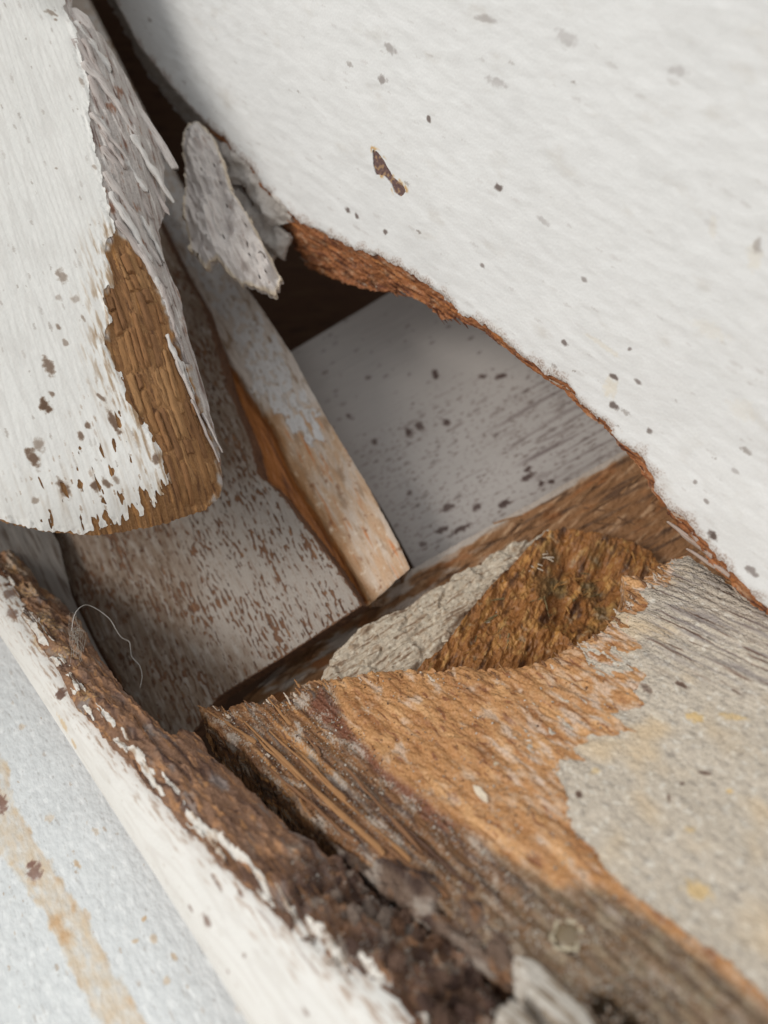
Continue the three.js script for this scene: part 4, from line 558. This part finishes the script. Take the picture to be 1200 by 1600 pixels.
// ================= pale panel below the lip =================
{
  const F = frame([0, 1000, 1 / 3.1], [380, 1600, 1 / 4.85], [0, 1500, 1 / 4.2], [0, 1230], [200, 1600]);
  const out = [[-500, 300], [60, 1030], [460, 1660], [800, 2300], [100, 2800], [-1600, 2400], [-1600, 600]];
  const s = sdf(F.poly(out)), box = bounds(F, out);
  const stripe = sdf(F.poly([[-60, 1040], [-5, 1165], [10, 1190], [22, 1262], [38, 1284], [72, 1340], [106, 1390], [142, 1450], [172, 1512], [212, 1566], [238, 1620], [480, 2060], [400, 2080], [165, 1630], [140, 1570], [100, 1490], [70, 1430], [40, 1380], [0, 1335], [-60, 1260]]));
  const marks = spotsOf(F, [[4, 1255, 20, 8, 80, .8], [54, 1362, 16, 12, 60, .75], [50, 1352, 8, 8, 0, .9]]), tan = spotsOf(F, [[272, 1495, 8, 5, 60, .5], [260, 1532, 8, 6, 0, .4], [240, 1468, 10, 6, 40, .4], [225, 1436, 5, 4, 0, .7], [212, 1470, 7, 4, 0, .5], [78, 1278, 10, 7, 0, .3], [120, 1350, 9, 4, 50, .6], [150, 1300, 8, 4, 40, .3], [136, 1430, 12, 6, 60, .4], [35, 1135, 8, 5, 0, .3]]);
  const pale = surface(box, 0.25, (a, b) => {
    set([216, 219, 218]); add(6 * fbm(a * 0.05, b * 0.08, 4)); add(12 * fbm(a * 0.2, b * 0.5, 4)); over([236, 238, 236], sm(.1, .4, fbm(a * .18 + 8, b * .4, 4)) * .6); over([172, 170, 166], speck(a, b, 3, 1.6, 0.4, 95) * 0.4); over([150, 140, 130], speck(a, b, 6, 1.4, 0.08, 195) * 0.4); over([168, 142, 116], speck(a, b, 4, 2, 0.05, 97) * 0.6);
    const k = stripe(a, b) + 2.2 * fbm(a * 0.15, b * 0.3, 4), w = sm(-0.9, 1.2, k); if (w > 0) { over([210, 190, 162], w * (0.55 + 0.9 * fbm(a * 0.15, b * 0.3, 5))); over([186, 142, 96], w * sm(1.8, 0.2, k) * 0.3 * clamp(0.6 + 2 * fbm(a * .08, b * .1 + 7, 3))); over([196, 148, 96], w * sm(.1, .4, fbm(a * .06, b * .1 + 4, 4)) * .6); }
    over([198, 156, 108], spotAt(tan, a, b)); over([122, 86, 72], spotAt(marks, a, b)); O[3] = 0.5 + 0.5 * fbm(a * 0.25, b * 0.5, 5); O[4] = 0.55;
  }, { bump: 0.0006 });
  const t = thing('pale_panel', 'pale painted panel with a long rusty tan stripe below the white lip', 'panel', F.hit(100, 1590));
  part(t, 'painted_face', slab(F, { box, step: 1, field: s, h: (a, b) => 0.4 * fbm(a * 0.04, b * 0.05, 3), thick: 8, rows: 2 }), pale);
}

// ================= curled sliver of painted wood hanging in the gap =================
{
  const F = frame([300, 200, 0.335], [430, 440, 0.315], [290, 330, 0.325], [300, 200], [400, 420]);
  const out = [[288, 178], [312, 184], [333, 208], [350, 254], [362, 296], [384, 326], [402, 362], [420, 394], [438, 430], [430, 456], [406, 448], [372, 434], [350, 416], [338, 402], [318, 412], [294, 384], [284, 326], [284, 262], [282, 205]];
  const s = sdf(F.poly(out)), box = bounds(F, out);
  const h = (a, b) => 2.2 * Math.sqrt(clamp(s(a, b) / 4)) + 6.5 * fbm(a * 0.06, b * 0.13, 3) + 1.8 * ridge(a * .07, b * .3, 4) - 3.4;
  const m = surface(box, 0.25, (a, b) => { set([198, 190, 184]); add(9 * fbm(a * 0.06, b * 0.2, 4)); over([150, 138, 132], sm(0.1, 0.5, fbm(a * 0.05, b * 0.4, 4)) * .7); over([120, 96, 84], speck(a, b, 5, 2, 0.1, 99) * 0.5); over([208, 186, 150], sm(1.6, .2, s(a, b)) * .5); O[3] = 0.5 + 0.45 * fbm(a * 0.1, b * 0.5, 4); O[4] = 0.8; }, { bump: 0.0006 });
  const t = thing('curled_sliver', 'curled pale sliver of painted wood hanging in the gap between the two boards', 'wood sliver', F.hit(300, 200));
  part(t, 'sliver_face', slab(F, { box, step: 0.45, field: (a, b) => Math.min(s(a, b) + 1.5 * fbm(a * 0.16, b * 0.6, 4), 1.2 - 4 * sm(0.66, 0.74, ridge(a * 0.025 + 2, b * 0.16, 2))), h, thick: 3, rows: 3, rag: 0.4 }), m);
}

{ // crumbly dirt heaped along the joint of sill and lip
  const F = sillF, out = [[520, 1312], [560, 1322], [620, 1336], [690, 1362], [750, 1400], [800, 1445], [826, 1500], [800, 1530], [770, 1520], [700, 1462], [620, 1402], [550, 1350]];
  const s = sdf(F.poly(out)), box = bounds(F, out);
  const h = (a, b) => { const e = s(a, b); return sillH(a, b) - 1.2 + 6 * sm(-1, 7, e) * (0.5 + 1.7 * fbm(a * 0.1, b * 0.12, 4)) + 1.6 * fbm(a * 0.25, b * 0.3, 4) + 0.3 * n2(a * 1.1, b * 1.1); };
  const m = surface(box, 0.2, (a, b) => { set([112, 92, 78]); over([70, 52, 44], sm(-0.05, 0.35, fbm(a * 0.1, b * 0.12, 5))); over([164, 152, 140], sm(0.02, 0.4, fbm(a * 0.1 + 12, b * 0.14 + 4, 5)) * 0.9); over([140, 98, 66], sm(0.15, 0.42, fbm(a * 0.14 + 33, b * 0.3, 4)) * 0.7); add(14 * n2(a * 1.3, b * 1.3)); O[3] = 0.5 + 0.5 * fbm(a * 0.4, b * 0.5, 4); O[4] = 0.95; }, { bump: 0.0009 });
  const t = thing('dirt_heap', 'crumbly grey and brown heap of rot dirt along the joint of sill and lip', 'dirt heap', F.hit(770, 1520));
  part(t, 'dirt_surface', slab(F, { box, step: 0.45, field: (a, b) => s(a, b) + 2.6 * fbm(a * 0.12, b * 0.16, 4), h, thick: 3, rows: 2, rag: 0.4 }), m);
}
// ================= small loose things =================
{ // ring-shaped shell stuck in the dirt
  const [a, b] = sillF.ab(886, 1460), c = sillF.at(a, b, sillH(a, b) + 0.7);
  const t = thing('ring_shell', 'tiny round shell with a pale rim stuck in the dirt of the sill', 'shell', c), q = new THREE.Quaternion().setFromUnitVectors(new THREE.Vector3(0, 0, 1), sillF.N);
  const put = (g) => { g.applyQuaternion(q); g.translate(c.x, c.y, c.z); return g; };
  const tor = new THREE.TorusGeometry(0.0034, 0.00045, 10, 48); { const p = tor.attributes.position; for (let i = 0; i < p.count; i++) { const k = 1 + 0.3 * n2(p.getX(i) * 500, p.getY(i) * 500) + 0.12 * n2(p.getX(i) * 1900, p.getY(i) * 1900 + p.getZ(i) * 900); p.setXY(i, p.getX(i) * k * 1.05, p.getY(i) * k * 0.95); } tor.computeVertexNormals(); }
  part(t, 'rim', put(tor), plain(190, 178, 152, 0.5));
  part(t, 'dome', put(new THREE.SphereGeometry(0.0032, 18, 10, 0, Math.PI * 2, 0, Math.PI / 2).rotateX(Math.PI / 2).scale(0.9, 0.9, 0.3)), plain(122, 106, 82, 0.25));
}
{ // white chip on the orange wood
  const F = sillF, pl = [[740, 1232], [752, 1236], [762, 1248], [764, 1260], [755, 1256], [744, 1244]], s = sdf(F.poly(pl)), [a, b] = F.ab(752, 1245), G = F.raise(sillH(a, b) + 0.9);
  const t = thing('paint_chip', 'small white paint chip lying on the orange wood of the sill', 'paint chip', G.at(a, b));
  part(t, 'chip_flake', slab(G, { box: bounds(F, pl), step: 0.3, field: s, h: (x, y) => 0.5 * n2(x * 0.4, y * 0.4), thick: 0.7, rag: 0.1 }), plain(222, 206, 182));
}
{ // pale stub of trim at the bottom of the sill
  const F = frame([790, 1485, 0.183], [930, 1600, 0.1675], [820, 1600, 0.165], [790, 1485], [940, 1610]);
  const t = thing('trim_stub', 'pale painted stub of trim split by a dark crack beside the dirt clumps', 'trim', F.hit(860, 1600));
  const m = surface(bounds(F, [[770, 1470], [1000, 1700]]), 0.2, (a, b) => { set([204, 196, 184]); add(16 * fbm(a * 0.15, b * 0.3, 4)); over([128, 108, 86], sm(-0.05, 0.35, fbm(a * 0.1, b * 0.5 + 5, 4)) * .9); add(9 * n2(a * 1.5, b * 1.5)); O[3] = 0.5 + 0.5 * fbm(a * 0.3, b * 0.5, 4); });
  for (const pl of [[[806, 1492], [834, 1496], [880, 1540], [915, 1578], [945, 1625], [1090, 1900], [1010, 1900], [866, 1598], [826, 1546]], [[778, 1578], [800, 1560], [814, 1566], [842, 1604], [985, 1900], [900, 1900]]]) {
    const s = sdf(F.poly(pl)), bx = bounds(F, pl); bx.tex = bounds(F, [[770, 1470], [1000, 1700]]);
    part(t, 'split_half', slab(F, { box: bx, step: 0.5, field: (a, b) => s(a, b) + 1.2 * fbm(a * 0.2, b * 0.5, 3), h: (a, b) => 0.6 * fbm(a * 0.1, b * 0.2, 3) - 0.5 * (1 - clamp(s(a, b) / 1.2)) ** 2, thick: 7, rag: 0.4, rows: 3 }), m);
  }
}
{ // cobweb threads caught on the lip
  const th = (name, label, pts, r) => { const P = pts.map((p) => at(...p)), base = P[0].clone(); const t = thing(name, label, 'thread', base); part(t, 'strand', new THREE.TubeGeometry(new THREE.CatmullRomCurve3(P), 90, r, 5), new THREE.MeshStandardMaterial({ color: 0xd8d4cc, roughness: 0.5 })); return t; };
  th('web_thread', 'thin pale hair-like thread arching from the lip across the dark panel', [[112, 985, .283], [116, 962, .284], [122, 952, .285], [134, 945, .288], [152, 952, .291], [172, 968, .293], [182, 985, .294], [190, 996, .295], [202, 1003, .296], [204, 1015, .296], [206, 1026, .296], [218, 1040, .295], [222, 1056, .294], [219, 1074, .293]], 0.00011);
  const t = thing('cobweb', 'small tangle of pale cobweb on the brown edge of the lip', 'cobweb', at(115, 1000, 0.28));
  const gs = []; for (let i = 0; i < 26; i++) { const c = [[rr(108, 126), rr(955, 1010)], [rr(106, 132), rr(980, 1015)], [rr(110, 130), rr(985, 1036)]].map(([x, y]) => at(x, y, 1 / (lipInv(x, y)) - rr(0.001, 0.005))); gs.push(new THREE.TubeGeometry(new THREE.CatmullRomCurve3(c), 16, 0.00005, 4)); }
  part(t, 'strand', mergeGeometries(gs), new THREE.MeshStandardMaterial({ color: 0xcfc8bc, roughness: 0.6 }), { kind: 'stuff' });
}
{ // loose crumbs and dust on the sill and the lip: far too many to count
  const g0 = new THREE.IcosahedronGeometry(1, 0), p = g0.attributes.position; for (let i = 0; i < p.count; i++) { const k = 1 + 0.3 * n2(p.getX(i) * 3 + 5, p.getY(i) * 3 + p.getZ(i)); p.setXYZ(i, p.getX(i) * k, p.getY(i) * k * 0.8, p.getZ(i) * k); } g0.computeVertexNormals();
  const N = 20000, im = new THREE.InstancedMesh(g0, new THREE.MeshStandardMaterial({ color: 0xffffff, roughness: 0.7 }), N), M = new THREE.Matrix4(), Q = new THREE.Quaternion(), E = new THREE.Euler(), C = new THREE.Color();
  const pal = [[126, 96, 66], [150, 138, 124], [176, 166, 152], [96, 68, 48], [150, 106, 62], [200, 192, 180]];
  const onStrip = sdf([[330, 1105], [440, 1095], [500, 1070], [600, 1190], [800, 1365], [1000, 1480], [1180, 1640], [900, 1640], [830, 1550], [700, 1430], [520, 1300], [400, 1195]]), onSill = sdf([[330, 1110], [480, 1070], [760, 1055], [960, 980], [1200, 1100], [1200, 1640], [920, 1640], [700, 1430], [500, 1285]]), onLip = sdf([[460, 1330], [600, 1375], [790, 1520], [805, 1640], [660, 1620], [560, 1540], [440, 1410]]);
  let n = 0, guard = 0;
  while (n < N && guard++ < 400000) {
    const x = rr(320, 1230), y = rr(1060, 1640), u = rnd(); let F, H;
    if (onStrip(x, y) > 0) { if (u > 0.9 || fbm(x * 0.025, y * 0.025 + 9, 4) + 0.25 * rnd() < 0.08) continue; F = sillF; H = sillH; } else if (onLip(x, y) > 0) { if (u > 0.35) continue; F = lipF; H = lipH; } else if (onSill(x, y) > 0) { if (u > 0.1) continue; F = sillF; H = sillH; } else continue;
    const [a, b] = F.ab(x, y), r = (0.00008 + 0.0003 * rnd() ** 5), c = F.at(a, b, H(a, b) + r * 500);
    M.compose(c, Q.setFromEuler(E.set(rnd() * 6, rnd() * 6, rnd() * 6)), new THREE.Vector3(r * rr(.8, 1.6), r, r * rr(.7, 1.3))); im.setMatrixAt(n, M);
    const k = pal[Math.floor(rnd() ** 1.3 * 6)]; im.setColorAt(n, C.setRGB(k[0] / 255, k[1] / 255, k[2] / 255, THREE.SRGBColorSpace)); n++;
  }
  im.count = n; im.name = 'dust_crumbs'; im.castShadow = im.receiveShadow = true; im.userData = { kind: 'stuff', label: 'grey and brown dust crumbs scattered over the sill', category: 'dust' }; scene.add(im);
}

renderer.render(scene, camera);
